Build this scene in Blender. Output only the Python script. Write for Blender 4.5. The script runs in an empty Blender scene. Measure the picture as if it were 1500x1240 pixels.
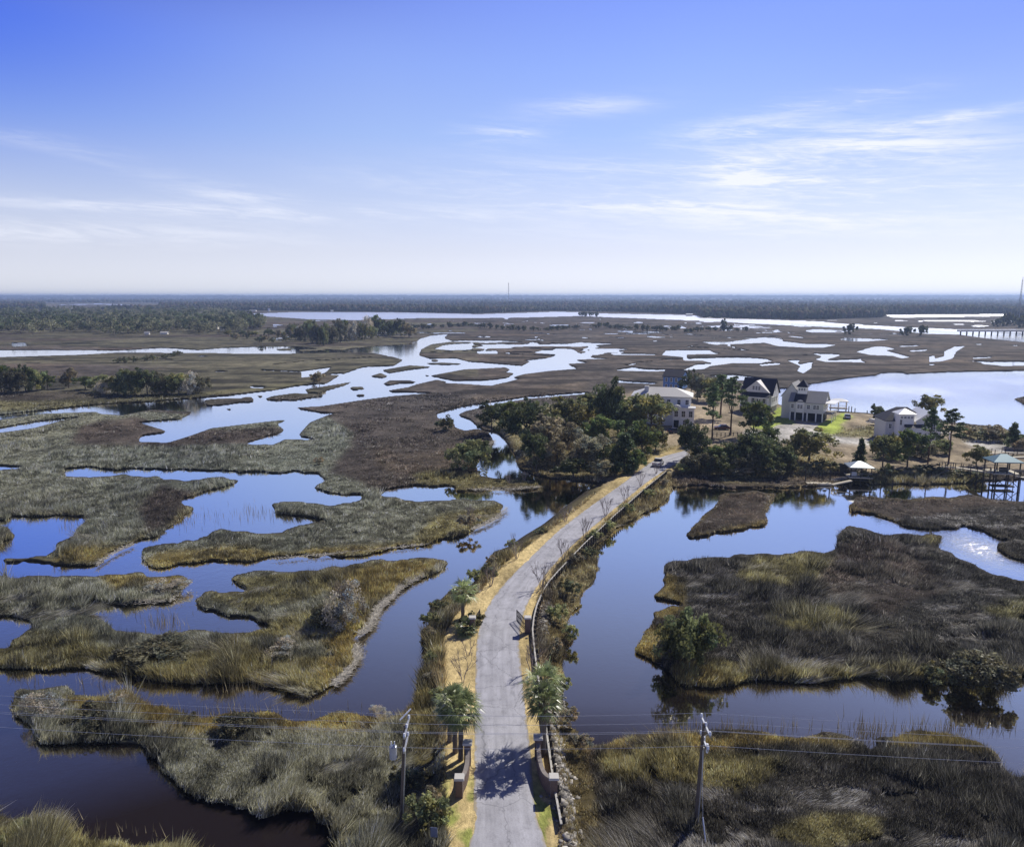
import bpy, math, random
import numpy as np
from mathutils import Vector
random.seed(7); RNG = np.random.default_rng(11)
SC = bpy.context.scene; COL = SC.collection
R = math.radians
# ------------------------------------------------------------------ camera
F_PX, CX, CY, H = 1100.0, 750.0, 620.0, 40.0
PITCH = math.atan((CY-433.0)/F_PX)
cp, sp = math.cos(PITCH), math.sin(PITCH)
cam = bpy.data.cameras.new('camera'); camo = bpy.data.objects.new('camera', cam); COL.objects.link(camo)
camo.location = (0, 0, H); camo.rotation_euler = (math.pi/2-PITCH, 0, 0)
cam.sensor_width = 36; cam.lens = 36*F_PX/1500; cam.clip_start = 1; cam.clip_end = 200000
SC.camera = camo
SC.view_settings.view_transform = 'Standard'; SC.view_settings.look = 'None'
SC.view_settings.exposure = 0.0; SC.view_settings.gamma = 1.0

def G(x, y, z=0.0):
    """ground point (at height z) that the photograph shows at pixel x, y"""
    a = (np.asarray(x, float)-CX)/F_PX; b = -(np.asarray(y, float)-CY)/F_PX
    dx, dy, dz = a, cp+b*sp, -sp+b*cp
    t = (z-H)/dz
    return t*dx, t*dy
def P(x, y, z=0.0):
    q = G(x, y, z); return Vector((float(q[0]), float(q[1]), float(z)))
def mpp(x, y, z=0.0):      # metres per pixel across, at that ground point
    q = P(x, y, z); return (q.y*cp+(H-z)*sp)/F_PX
# ------------------------------------------------------------------ noise
def _h(ix, iy, s):
    h = (ix.astype(np.int64)*374761393+iy.astype(np.int64)*668265263+s*974634777) & 0xffffffff
    h = ((h ^ (h >> 13))*1274126177) & 0xffffffff
    h = (h ^ (h >> 16)) & 0xffffff
    return h/float(0xffffff)
def vn(x, y, s=0):
    x0 = np.floor(x); y0 = np.floor(y); fx = x-x0; fy = y-y0
    fx = fx*fx*(3-2*fx); fy = fy*fy*(3-2*fy)
    a = _h(x0, y0, s); b = _h(x0+1, y0, s); c = _h(x0, y0+1, s); d = _h(x0+1, y0+1, s)
    return (a*(1-fx)+b*fx)*(1-fy)+(c*(1-fx)+d*fx)*fy
def fbm(x, y, s=0, o=4):
    v = 0; a = .5; t = 0
    for k in range(o):
        v = v+a*vn(x*2**k, y*2**k, s+17*k); t += a; a *= .5
    return v/t
def sstep(a, b, x):
    t = np.clip((x-a)/(b-a), 0, 1); return t*t*(3-2*t)
# ------------------------------------------------------------------ object helpers
def tag(o, label, cat, group=None, kind=None):
    if label: o['label'] = label
    if cat: o['category'] = cat
    if group: o['group'] = group
    if kind: o['kind'] = kind
    return o
def thing(name, label, cat, loc, rz=0, group=None):
    o = bpy.data.objects.new(name, None); COL.objects.link(o); o.location = loc
    o.rotation_euler = (0, 0, rz); o.empty_display_size = .5
    return tag(o, label, cat, group)
class MB:
    def __init__(s): s.v = []; s.f = []
    def add(s, vs, fs):
        n = len(s.v); s.v += [tuple(v) for v in vs]; s.f += [tuple(i+n for i in f) for f in fs]; return s
    def box(s, c, d, rz=0, taper=1.0):
        cx, cy, cz = c; hx, hy, hz = d[0]/2, d[1]/2, d[2]/2; ca, sa = math.cos(rz), math.sin(rz); vs = []
        for z in (-hz, hz):
            k = 1 if z < 0 else taper
            for (x, y) in ((-hx, -hy), (hx, -hy), (hx, hy), (-hx, hy)):
                x *= k; y *= k
                vs.append((cx+x*ca-y*sa, cy+x*sa+y*ca, cz+z))
        return s.add(vs, [(0, 3, 2, 1), (4, 5, 6, 7), (0, 1, 5, 4), (1, 2, 6, 5), (2, 3, 7, 6), (3, 0, 4, 7)])
    def tube(s, pts, rad, n=6, cap=True):
        pts = [Vector(p) for p in pts]
        if not isinstance(rad, (list, tuple)): rad = [rad]*len(pts)
        vs = []; fs = []
        for i, p in enumerate(pts):
            t = (pts[min(i+1, len(pts)-1)]-pts[max(i-1, 0)]).normalized()
            a = Vector((0, 0, 1)) if abs(t.z) < .9 else Vector((1, 0, 0))
            u = t.cross(a).normalized(); w = t.cross(u)
            for k in range(n):
                an = 2*math.pi*k/n
                vs.append(p+(u*math.cos(an)+w*math.sin(an))*rad[i])
        for i in range(len(pts)-1):
            for k in range(n):
                fs.append((i*n+k, i*n+(k+1) % n, (i+1)*n+(k+1) % n, (i+1)*n+k))
        if cap: fs += [tuple(range(n-1, -1, -1)), tuple(range((len(pts)-1)*n, len(pts)*n))]
        return s.add(vs, fs)
    def build(s, name, mat, parent=None, smooth=False, loc=None):
        me = bpy.data.meshes.new(name); me.from_pydata(s.v, [], s.f); me.update()
        if smooth: me.polygons.foreach_set('use_smooth', [True]*len(me.polygons))
        o = bpy.data.objects.new(name, me); COL.objects.link(o); me.materials.append(mat)
        if parent: o.parent = parent
        if loc is not None: o.location = loc
        return o
def np_mesh(name, V, faces_n, idx, mat, col=None, smooth=False):
    """V (n,3), faces of equal size faces_n, idx flat"""
    me = bpy.data.meshes.new(name); nf = len(idx)//faces_n
    me.vertices.add(len(V)); me.vertices.foreach_set('co', np.ascontiguousarray(V, np.float32).ravel())
    me.loops.add(len(idx)); me.loops.foreach_set('vertex_index', np.ascontiguousarray(idx, np.int32).ravel())
    me.polygons.add(nf); me.polygons.foreach_set('loop_start', np.arange(nf, dtype=np.int32)*faces_n)
    if smooth: me.polygons.foreach_set('use_smooth', np.ones(nf, bool))
    if col is not None:
        a = me.color_attributes.new('col', 'FLOAT_COLOR', 'POINT')
        c = np.ones((len(V), 4), np.float32); c[:, :3] = col; a.data.foreach_set('color', c.ravel())
    me.update(calc_edges=True); me.materials.append(mat)
    return me
def link(name, me, parent=None, loc=None, rz=0, s=None):
    o = bpy.data.objects.new(name, me); COL.objects.link(o)
    if parent: o.parent = parent
    if loc is not None: o.location = loc
    o.rotation_euler = (0, 0, rz)
    if s is not None: o.scale = s if not isinstance(s, (int, float)) else (s, s, s)
    return o
# ------------------------------------------------------------------ materials
def nodes(name):
    m = bpy.data.materials.new(name); m.use_nodes = True; nt = m.node_tree
    return m, nt, nt.nodes['Principled BSDF'], nt.nodes['Material Output']
def mat(name, c, rough=.7, metal=0, var=.15, scale=3.0, spec=.3, bump=0, bscale=8):
    m, nt, b, out = nodes(name); N = nt.nodes; L = nt.links
    tc = N.new('ShaderNodeTexCoord'); nz = N.new('ShaderNodeTexNoise'); nz.inputs['Scale'].default_value = scale; nz.inputs['Detail'].default_value = 5
    L.new(tc.outputs['Object'], nz.inputs['Vector'])
    mr = N.new('ShaderNodeMapRange'); mr.inputs['To Min'].default_value = 1-var*1.6; mr.inputs['To Max'].default_value = 1+var*1.6
    L.new(nz.outputs['Fac'], mr.inputs['Value'])
    mx = N.new('ShaderNodeMix'); mx.data_type = 'RGBA'; mx.blend_type = 'MULTIPLY'; mx.inputs['Factor'].default_value = 1
    mx.inputs['A'].default_value = (*c, 1); L.new(mr.outputs['Result'], mx.inputs['B']); L.new(mx.outputs['Result'], b.inputs['Base Color'])
    b.inputs['Roughness'].default_value = rough; b.inputs['Metallic'].default_value = metal; b.inputs['Specular IOR Level'].default_value = spec
    if bump:
        n2 = N.new('ShaderNodeTexNoise'); n2.inputs['Scale'].default_value = bscale; n2.inputs['Detail'].default_value = 6; L.new(tc.outputs['Object'], n2.inputs['Vector'])
        bp = N.new('ShaderNodeBump'); bp.inputs['Strength'].default_value = bump; bp.inputs['Distance'].default_value = .1
        L.new(n2.outputs['Fac'], bp.inputs['Height']); L.new(bp.outputs['Normal'], b.inputs['Normal'])
    return m
def leafmat(name, trans=.35, rough=.6, mul=1.0, spec=.25):
    m, nt, b, out = nodes(name); N = nt.nodes; L = nt.links
    at = N.new('ShaderNodeAttribute'); at.attribute_name = 'col'
    oi = N.new('ShaderNodeObjectInfo'); hs = N.new('ShaderNodeHueSaturation')
    mr = N.new('ShaderNodeMapRange'); mr.inputs['To Min'].default_value = .75*mul; mr.inputs['To Max'].default_value = 1.3*mul
    L.new(oi.outputs['Random'], mr.inputs['Value']); L.new(mr.outputs['Result'], hs.inputs['Value']); L.new(at.outputs['Color'], hs.inputs['Color'])
    L.new(hs.outputs['Color'], b.inputs['Base Color']); b.inputs['Roughness'].default_value = rough; b.inputs['Specular IOR Level'].default_value = spec
    tr = N.new('ShaderNodeBsdfTranslucent'); L.new(hs.outputs['Color'], tr.inputs['Color'])
    mx = N.new('ShaderNodeMixShader'); mx.inputs['Fac'].default_value = trans
    L.new(b.outputs['BSDF'], mx.inputs[1]); L.new(tr.outputs['BSDF'], mx.inputs[2]); L.new(mx.outputs['Shader'], out.inputs['Surface'])
    return m
# ------------------------------------------------------------------ sky, sun
SUN_EL, SUN_AZ = R(43), R(42)
w = bpy.data.worlds.new('World'); SC.world = w; w.use_nodes = True
def build_world():
    nt = w.node_tree; N = nt.nodes; L = nt.links; bg = N['Background']
    def math_(op, a, b=None, c=None):
        n = N.new('ShaderNodeMath'); n.operation = op
        for i, v in enumerate((a, b, c)):
            if v is None: continue
            if isinstance(v, (int, float)): n.inputs[i].default_value = v
            else: L.new(v, n.inputs[i])
        return n.outputs[0]
    sky = N.new('ShaderNodeTexSky'); sky.sky_type = 'NISHITA'; sky.sun_disc = False
    sky.sun_elevation = SUN_EL; sky.sun_rotation = SUN_AZ; sky.altitude = 40
    sky.air_density = 1.0; sky.dust_density = SKY_DUST; sky.ozone_density = SKY_OZONE
    tc = N.new('ShaderNodeTexCoord'); sx = N.new('ShaderNodeSeparateXYZ'); L.new(tc.outputs['Generated'], sx.inputs[0])
    az = math_('ARCTAN2', sx.outputs[0], sx.outputs[1]); el = math_('ARCSINE', sx.outputs[2])
    # brightness from the sky model, hue by height above the horizon
    bw = N.new('ShaderNodeRGBToBW'); L.new(sky.outputs[0], bw.inputs[0]); lum = math_('POWER', bw.outputs[0], SKY_K)
    rp = N.new('ShaderNodeValToRGB'); e = rp.color_ramp.elements
    lin = lambda v: (v/255/12.92 if v < 10 else ((v/255+.055)/1.055)**2.4)
    while len(e) < len(SKY_RAMP): e.new(.5)
    for k, (el_, L_, c_) in enumerate(SKY_RAMP):
        e[k].position = el_/70; e[k].color = (*[lin(v)/SKY_STR/(L_/.03)**SKY_K/10 for v in c_], 1)
    L.new(math_('DIVIDE', el, R(70)), rp.inputs[0])
    g0 = N.new('ShaderNodeMix'); g0.data_type = 'RGBA'; g0.blend_type = 'MULTIPLY'; g0.inputs['Factor'].default_value = 1
    L.new(rp.outputs[0], g0.inputs['A']); L.new(math_('MULTIPLY', lum, 10), g0.inputs['B']); g = g0
    def rng_(v, a, b):
        n = N.new('ShaderNodeMapRange'); n.interpolation_type = 'SMOOTHSTEP'; n.inputs['From Min'].default_value = a; n.inputs['From Max'].default_value = b; L.new(v, n.inputs['Value']); return n.outputs[0]
    for (a_, b_, c_) in ((R(-8), R(-40), (.30, .47, 1.0)), (R(10), R(36), (.80, .80, .96))):     # deeper blue away from the sun, the sky of a clear cold day
        q = N.new('ShaderNodeMix'); q.data_type = 'RGBA'; q.blend_type = 'MULTIPLY'; q.inputs['B'].default_value = (*c_, 1)
        L.new(math_('MULTIPLY', math_('MULTIPLY', rng_(az, a_, b_), rng_(el, R(4), R(17))), rng_(el, R(22), R(16))), q.inputs['Factor']); L.new(g.outputs['Result'], q.inputs['A']); g = q
    q = N.new('ShaderNodeMix'); q.data_type = 'RGBA'; q.blend_type = 'MULTIPLY'; q.inputs['B'].default_value = (.42, .46, .66, 1)      # greyer overhead, away from the sun
    L.new(math_('MULTIPLY', rng_(az, R(3), R(-36)), rng_(el, R(16), R(22))), q.inputs['Factor']); L.new(g.outputs['Result'], q.inputs['A']); g = q
    # thin cirrus: soft streaks in azimuth / elevation
    cmb = N.new('ShaderNodeCombineXYZ'); L.new(az, cmb.inputs[0]); L.new(math_('ADD', math_('MULTIPLY', el, 1.0), math_('MULTIPLY', az, .06)), cmb.inputs[1])
    def streak(sx_, sy_, detail, dist, seed):
        mp = N.new('ShaderNodeMapping'); mp.inputs['Scale'].default_value = (sx_, sy_, 1); mp.inputs['Location'].default_value = (seed, seed*1.7, seed)
        L.new(cmb.outputs[0], mp.inputs[0]); n = N.new('ShaderNodeTexNoise'); n.inputs['Scale'].default_value = 1; n.inputs['Detail'].default_value = detail
        n.inputs['Roughness'].default_value = .62; n.inputs['Distortion'].default_value = dist; L.new(mp.outputs[0], n.inputs['Vector']); return n.outputs[0]
    n1 = streak(5, 42, 7, .7, 3.1); n2 = streak(22, 190, 5, .9, 8.3)
    tex = math_('ADD', math_('MULTIPLY', n1, .65), math_('MULTIPLY', n2, .35))
    tot = None
    for (x, y, wx, wy, amp, slope) in CLOUDS:
        a_ = (x-CX)/F_PX; b_ = -(y-CY)/F_PX; dv = Vector((a_, cp+b_*sp, -sp+b_*cp)).normalized(); a0 = math.atan2(dv.x, dv.y); e0 = math.asin(dv.z)
        da = math_('SUBTRACT', az, a0); de = math_('SUBTRACT', math_('SUBTRACT', el, e0), math_('MULTIPLY', da, slope))
        q = math_('ADD', math_('POWER', math_('DIVIDE', da, wx/F_PX), 2), math_('POWER', math_('DIVIDE', de, wy/F_PX), 2))
        v = math_('MULTIPLY', math_('EXPONENT', math_('MULTIPLY', q, -1)), amp)
        tot = v if tot is None else math_('ADD', tot, v)
    th = N.new('ShaderNodeMapRange'); th.interpolation_type = 'SMOOTHSTEP'; th.inputs['From Min'].default_value = .40; th.inputs['From Max'].default_value = .66
    L.new(tex, th.inputs['Value'])
    cl = math_('MINIMUM', math_('MULTIPLY', math_('ADD', th.outputs[0], .12), tot), .9)
    cm = N.new('ShaderNodeMix'); cm.data_type = 'RGBA'; L.new(cl, cm.inputs['Factor']); L.new(g.outputs['Result'], cm.inputs['A'])
    cm.inputs['B'].default_value = (*CLOUD_C, 1)
    L.new(cm.outputs['Result'], bg.inputs['Color']); bg.inputs['Strength'].default_value = SKY_STR
SKY_STR = .12; SKY_DUST = 1.0; SKY_OZONE = 1.5
SKY_K = .5
SKY_RAMP = [(0, .24, (246, 248, 255)), (3.15, .246, (228, 234, 252)), (6.55, .207, (205, 220, 254)), (11.25, .158, (170, 198, 255)), (15.65, .133, (150, 180, 255)), (19.4, .119, (134, 163, 252)), (25, .108, (128, 148, 218)), (31, .10, (112, 122, 180)), (37, .095, (72, 80, 128)), (50, .09, (46, 62, 128)), (70, .09, (40, 58, 125))]
CLOUD_C = (8.0, 8.2, 9.0)
CLOUDS = [(1240, 145, 75, 10, .75, .02), (870, 155, 80, 12, .42, .02), (745, 197, 60, 16, .45, 0), (1085, 190, 85, 16, .65, .05),
          (1320, 212, 120, 24, .7, -.12), (1180, 238, 150, 30, .55, 0), (1075, 255, 70, 22, .6, -.2), (1400, 172, 110, 7, .6, .05),
          (1350, 268, 190, 7, .8, -.07), (1230, 290, 130, 22, .55, 0), (860, 298, 230, 12, .65, -.1), (1010, 300, 150, 7, .8, -.12),
          (240, 258, 140, 12, .16, -.16), (335, 285, 75, 8, .4, 0), (45, 197, 45, 6, .12, 0), (110, 300, 210, 6, .4, 0), (80, 213, 90, 6, .15, -.05),
          (500, 312, 260, 12, .5, 0), (1300, 325, 400, 22, .6, 0), (900, 260, 260, 30, .35, 0), (100, 340, 260, 16, .5, 0)]
SKY_STR, SKY_DUST = .12, .3
build_world()
sl = bpy.data.lights.new('sun', 'SUN'); sl.energy = 4.9; sl.angle = R(.5); sl.color = (1, .95, .86)
so = bpy.data.objects.new('sun', sl); COL.objects.link(so)
sd = Vector((math.sin(SUN_AZ)*math.cos(SUN_EL), math.cos(SUN_AZ)*math.cos(SUN_EL), math.sin(SUN_EL)))
so.rotation_euler = sd.to_track_quat('Z', 'Y').to_euler(); so.location = (0, 0, 300)
# ------------------------------------------------------------------ the shore lines, traced
# order matters: 1 = land, 0 = water
SHORE = []
def W_(*p): SHORE.append((0, p))
def L_(*p): SHORE.append((1, p))
# far river and lagoons
W_((369,459),(430,457),(590,457),(700,460),(812,456.5),(849,457),(876,459),(940,460),(1000,461),(1100,467),(1201,471),(1249,475),(1327,479),(1400,482),(1500,482),(1800,484),(1800,505),(1500,501),(1447,496),(1405,490),(1360,489),(1287,482),(1233,480),(1100,474),(1047,470.6),(967,467.5),(849,463),(767,465),(700,466),(617,466),(520,469),(451,467.5),(400,464),(377,463))
W_((1295,461),(1481,460),(1600,460),(1468,463),(1308,465.2))
W_((1640,470),(1900,466),(1900,478))
# left marsh creeks
W_((16,502),(38,501.5),(40,507),(18,508))
W_((-300,511),(0,512),(64,512),(170,513),(240,509),(288,512),(307,517),(171,516.5),(107,520),(64,521),(0,523),(-300,526))
W_((-200,600),(0,607),(64,600),(149,591),(213,588),(320,580),(400,571),(430,565),(478,561),(499,548),(531,537),(577,535),(590,527),(577,523),(547,517),(489,516),(419,518),(350,518),(307,517),(290,512),(330,509),(385,507),(425,507),(470,511),(497,513),(547,507),(590,505),(609,500),(617,495),(633,491),(657,489),(651,495),(665,500),(633,504),(617,512),(614,520),(630,525),(667,524),(686,529),(700,530),(721,533),(764,535),(756,537),(740,545),(767,548),(751,553),(764,554),(745,559),(723,564),(651,561),(617,564),(563,573),(640,575),(577,580),(537,585),(470,595),(430,597),(473,604),(494,604),(478,609),(454,619),(453,620),(437,638),(487,645),(417,643),(400,652),(353,650),(417,630),(403,620),(430,613),(310,627),(283,637),(247,648),(200,647),(207,637),(247,632),(200,618),(263,613),(283,603),(220,600),(180,608),(143,606),(90,616),(50,627),(0,634),(-200,650))
L_((-200,608),(0,615),(60,606),(140,603),(150,607),(100,611),(50,617),(0,626),(-200,640))
L_((388,584),(400,580),(430,576),(470,577),(474,580),(450,583),(430,586),(400,586))
L_((448,570),(500,562),(520,558),(500,565),(470,574),(450,575))
L_((513,567),(530,566),(534,570),(515,570.5)); L_((522,578),(532,577),(535,580),(523,580)); L_((375,580),(385,579),(383,582))
L_((543,551),(558,546),(567,551),(560,553)); L_((560,542),(600,535),(634,537),(600,541),(570,546)); L_((561,562),(572,557),(600,557),(612,560),(585,561),(568,564))
L_((616,532),(650,531),(685,533),(650,534)); L_((631,527),(640,526),(642,529),(633,529)); L_((300,586),(318,584),(370,583),(372,588),(350,589),(330,592),(302,594)); L_((355,582),(368,581.5),(371,585),(356,585))
L_((326,599),(340,598),(338,601)); L_((376,512),(386,511.5),(387,513),(377,513)); L_((400,511),(425,510.5),(428,513),(410,513)); L_((437,512),(470,511),(478,513),(440,515))
L_((626,551),(680,541),(740,538),(755,545),(745,552),(720,556),(665,557),(640,552),(618,548)); L_((610,563),(640,556),(655,559),(640,563),(600,571),(580,574))
W_((441,543),(486,537),(478,545),(462,551),(441,553)); W_((382,541),(441,543.5),(441,545),(382,542.5)); W_((365,565),(390,566),(385,569),(366,568)); W_((480,547),(500,546),(503,549),(485,549))
W_((74,447.3),(90,445.6),(145,444.6),(226,447.2),(228,448.2),(145,446),(90,446.8))
# ponds of the middle marsh
W_((635,511),(650,505),(670,503),(694,502),(691,512),(660,513))
W_((703,509),(716,507),(730,503),(760,505),(832,503),(850,501),(870,502),(905,503),(880,505),(850,508),(800,507),(755,508),(740,510),(703,510.5))
W_((697,514),(728,513),(730,518),(700,518))
W_((783,515),(796,512),(841,512),(849,517),(871,518),(865,523),(900,525),(865,526),(841,527),(863,531),(831,533),(847,540),(807,543),(767,548),(740,545),(756,537),(721,533),(700,530),(764,535),(777,529),(764,528),(801,524),(817,519),(783,517))
W_((700,557),(751,553),(764,554),(745,559),(700,558.5)); W_((690,561),(725,563.5),(722,565),(690,563))
W_((903,541),(927,537),(945,540),(1001,541),(1020,533),(1057,531),(1055,528),(1001,528),(1001,523),(969,520),(975,513),(1001,512),(1039,512),(1047,516.5),(1065,518),(1007,519),(1007,525),(1055,523),(1079,524),(1076,528),(1088,530),(1041,536),(1031,540.5),(993,543),(956,544),(903,542.5))
W_((892,517),(961,518),(961,520),(900,520)); W_((871,511),(908,511.5),(906,513),(873,513))
W_((898,555),(921,558),(964,560),(959,562.5),(899,560)); W_((1033,550),(1073,548),(1100,551),(1130,556),(1095,557),(1073,557),(1057,552))
W_((1025,500),(1065,500.5),(1092,497),(1119,494),(1148,497),(1145,499),(1180,503),(1207,503),(1227,505),(1207,509),(1180,509),(1140,507),(1121,502),(1073,504),(1047,505))
for (a, b, c, d) in ((847,866,493.5,495.5),(719,735,499,501),(753,804,496.5,498),(952,967,498.5,500),(807,820,475.5,477.2),(921,950,471.5,473.2),(967,986,477,478.6),(865,927,488,489.4),
                     (1340,1358,469.5,471),(1412,1452,477.2,478.8),(1374,1385,469,470.2),(1380,1420,474,475.2),(977,990,493,494.2),(1040,1052,495,496),(1064,1074,493.5,495),(873,884,467,468.3),(800,812,471,472.2),(736,748,466,467.5),(690,705,473,474.3),(650,668,484,485),(1015,1030,472.5,474),(1195,1206,492.2,493.2),(1320,1331,500,501.2),(620,640,474,475.5),(1210,1230,486,487.2),
                     (1172,1186,519.4,520.6),(1480,1496,505,506.6),(1425,1442,503,505),(20,70,531,532.2),(300,345,543,544.4),(286,308,520.5,522),(230,262,526,527)):
    W_((a, (c+d)/2+.4), ((a+b)/2-2, c), (b, (c+d)/2-.2), ((a+b)/2+3, d))
W_((1228,497),(1239,494),(1257,495),(1308,497),(1271,500),(1247,500))
W_((1252,515),(1281,507),(1297,507),(1313,511),(1297,513),(1321,519),(1335,523),(1321,525),(1308,521),(1276,520))
W_((1313,506),(1348,505),(1345,507),(1320,508)); W_((1329,513),(1360,511),(1356,514),(1335,515))
W_((1188,517),(1228,518),(1231,521),(1209,527),(1265,525),(1260,527),(1271,531),(1241,530),(1209,530),(1193,526),(1204,522))
W_((1151,527),(1172,526.5),(1169,533),(1191,529),(1189,539),(1177,547),(1167,543),(1172,536)); W_((1109,533),(1143,530.5),(1143,534),(1116,536))
W_((1361,521),(1369,520),(1369,525),(1383,521),(1383,514),(1399,507),(1415,506.5),(1401,515),(1396,525),(1380,529),(1361,530.5))
W_((1425,523),(1455,522),(1452,524),(1425,525.5)); W_((1396,527),(1447,529),(1473,533),(1500,529),(1700,526),(1700,538),(1500,535.5),(1468,536),(1428,529.5)); W_((1361,532),(1370,532),(1368,535),(1360,534.5))
# the wide river behind the houses
W_((1130,575),(1138,569),(1160,568),(1183,563),(1220,557),(1244,553),(1284,549),(1289,546),(1321,545),(1327,547),(1393,544),(1500,542.5),(1900,540),(1900,700),(1560,652),(1500,641),(1468,625),(1410,620),(1330,613),(1274,606),(1200,601),(1140,593))
L_((1485,584),(1500,580.5),(1900,570),(1900,598),(1500,591))
# creek behind the grove and its pool
W_((640,604),(674,595),(719,588),(774,580),(856,574),(870,576),(774,584),(748,588),(705,597),(683,602),(671,608),(688,613),(700,624),(712,630),(731,631),(743,645),(755,664),(758,686),(784,694),(863,706),(893,707),(887,713),(800,715),(793,712),(784,703),(736,700),(700,696),(693,681),(705,668),(724,648),(716,634),(700,628),(681,631),(666,626),(664,619),(640,612))
# western water and its islands
W_((-300,676),(0,681),(43,684),(123,684),(233,687),(367,690),(467,692),(477,700),(470,707),(453,717),(500,724),(530,722),(548,722),(571,713),(608,710),(653,713),(669,717),(747,717),(800,712),(863,706),(887,712),(855,731),(823,752),(783,779),(761,800),(727,811),(695,840),(690,856),(657,875),(632,890),(623,923),(623,969),(619,1011),(606,1032),(590,1048),(560,1300),(-300,1300))
L_((-300,690),(0,688),(43,686),(97,688),(92,696),(113,700),(147,697),(233,697),(240,699),(230,703),(293,703),(333,698),(353,702),(333,713),(290,724),(260,732),(287,745),(253,767),(233,780),(200,793),(160,813),(140,828),(103,827),(50,823),(7,822),(7,818),(70,813),(93,793),(123,770),(127,753),(67,752),(0,760),(-300,765))
L_((-100,765),(0,767),(20,785),(0,793),(-100,800))
L_((393,741),(427,735),(493,739),(533,732),(530,718),(549,722),(560,729),(587,732),(621,734),(683,732),(720,733),(739,739),(741,743),(725,757),(693,773),(653,787),(635,797),(600,800),(549,805),(530,811),(480,813),(430,815),(383,820),(357,823),(317,818),(260,823),(230,830),(213,822),(200,810),(237,800),(267,800),(293,790),(310,778),(410,778),(435,769),(482,763),(443,757),(400,750))
L_((-300,838),(0,842),(100,845),(200,843),(262,843),(277,853),(263,867),(250,880),(187,883),(78,887),(116,893),(125,906),(174,923),(203,926),(232,928),(290,925),(369,928),(402,913),(348,903),(302,894),(290,880),(307,867),(360,863),(367,857),(340,848),(350,842),(400,835),(467,835),(510,828),(587,819),(627,817),(656,822),(656,827),(616,841),(587,859),(573,875),(549,893),(541,918),(523,929),(515,955),(523,964),(492,999),(480,1009),(463,1015),(416,1005),(358,1000),(290,1005),(232,1000),(203,992),(131,982),(58,973),(0,970),(-300,962))
W_((-100,900),(0,900),(29,905),(44,915),(32,935),(10,949),(-100,952))
L_((28,1011),(87,1009),(102,1022),(139,1025),(186,1015),(197,1034),(238,1037),(261,1047),(319,1045),(416,1043),(463,1050),(489,1045),(532,1048),(576,1047),(606,1030),(640,1000),(700,1050),(700,1400),(440,1400),(500,1222),(503,1214),(474,1199),(463,1179),(422,1173),(396,1188),(381,1193),(348,1188),(299,1173),(258,1147),(232,1118),(192,1092),(160,1086),(107,1088),(58,1083),(46,1060),(30,1045))
L_((-300,1190),(0,1195),(29,1198),(87,1208),(110,1222),(174,1233),(232,1236),(290,1240),(330,1300),(-300,1400))
# eastern water and its islands
W_((985,712),(1015,709),(1039,712),(1087,714),(1180,711),(1244,706),(1280,708),(1329,708),(1415,708),(1444,704),(1500,702),(1900,700),(1900,1180),(1500,1130),(1489,1127),(1463,1100),(1434,1077),(1390,1069),(1332,1071),(1297,1083),(1292,1098),(1274,1100),(1263,1089),(1222,1077),(1100,1071),(1026,1070),(974,1074),(939,1080),(878,1086),(861,1080),(858,1066),(826,1034),(823,1014),(819,963),(839,934),(833,923),(833,893),(852,880),(873,845),(876,821),(860,805),(871,797),(903,773),(951,749),(980,731))
L_((970,836),(976,826),(1040,818),(1116,808),(1140,806),(1164,810),(1220,810),(1224,796),(1232,776),(1244,770),(1284,780),(1344,786),(1360,783),(1380,789),(1372,800),(1404,820),(1452,840),(1500,850),(1800,880),(1800,1000),(1500,996),(1420,1000),(1332,992),(1260,992),(1176,1000),(1120,994),(1060,1000),(1000,1002),(980,988),(960,968),(932,952),(936,932),(960,920),(968,904),(956,896),(1000,890),(980,880),(956,872),(972,858))
W_((1476,905),(1500,902),(1520,910),(1500,913))
L_((996,786),(1020,764),(1052,736),(1054,724),(1088,722),(1136,720),(1134,732),(1120,748),(1130,766),(1080,774),(1028,786),(1004,790))
L_((1244,738),(1252,728),(1340,728),(1436,728),(1500,736),(1800,740),(1800,840),(1500,822),(1476,816),(1460,804),(1468,794),(1484,789),(1452,780),(1420,774),(1328,770),(1280,754),(1248,750))
# raised dry ground (heights in metres)
UPLAND = [(1.2, ((704,616),(725,604),(800,594),(860,588),(960,568),(1090,574),(1135,594),(1200,602),(1274,607),(1330,614),(1410,624),(1500,645),(1900,690),(1900,690),(1500,690),(1444,692),(1330,694),(1180,694),(1060,690),(1000,690),(975,700),(945,725),(905,760),(870,785),(842,805),(828,850),(808,885),(800,940),(803,1000),(812,1060),(824,1110),(830,1160),(850,1240),(870,1400),(590,1400),(622,1240),(640,1120),(648,1060),(645,1000),(645,940),(660,900),(685,870),(712,838),(745,806),(770,788),(800,770),(830,746),(862,722),(895,704),(915,690),(870,690),(810,688),(775,680),(752,655),(742,640),(728,628),(705,622))),
          (.8, ((690,1245),(800,1245),(860,1400),(650,1400)))]
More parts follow.
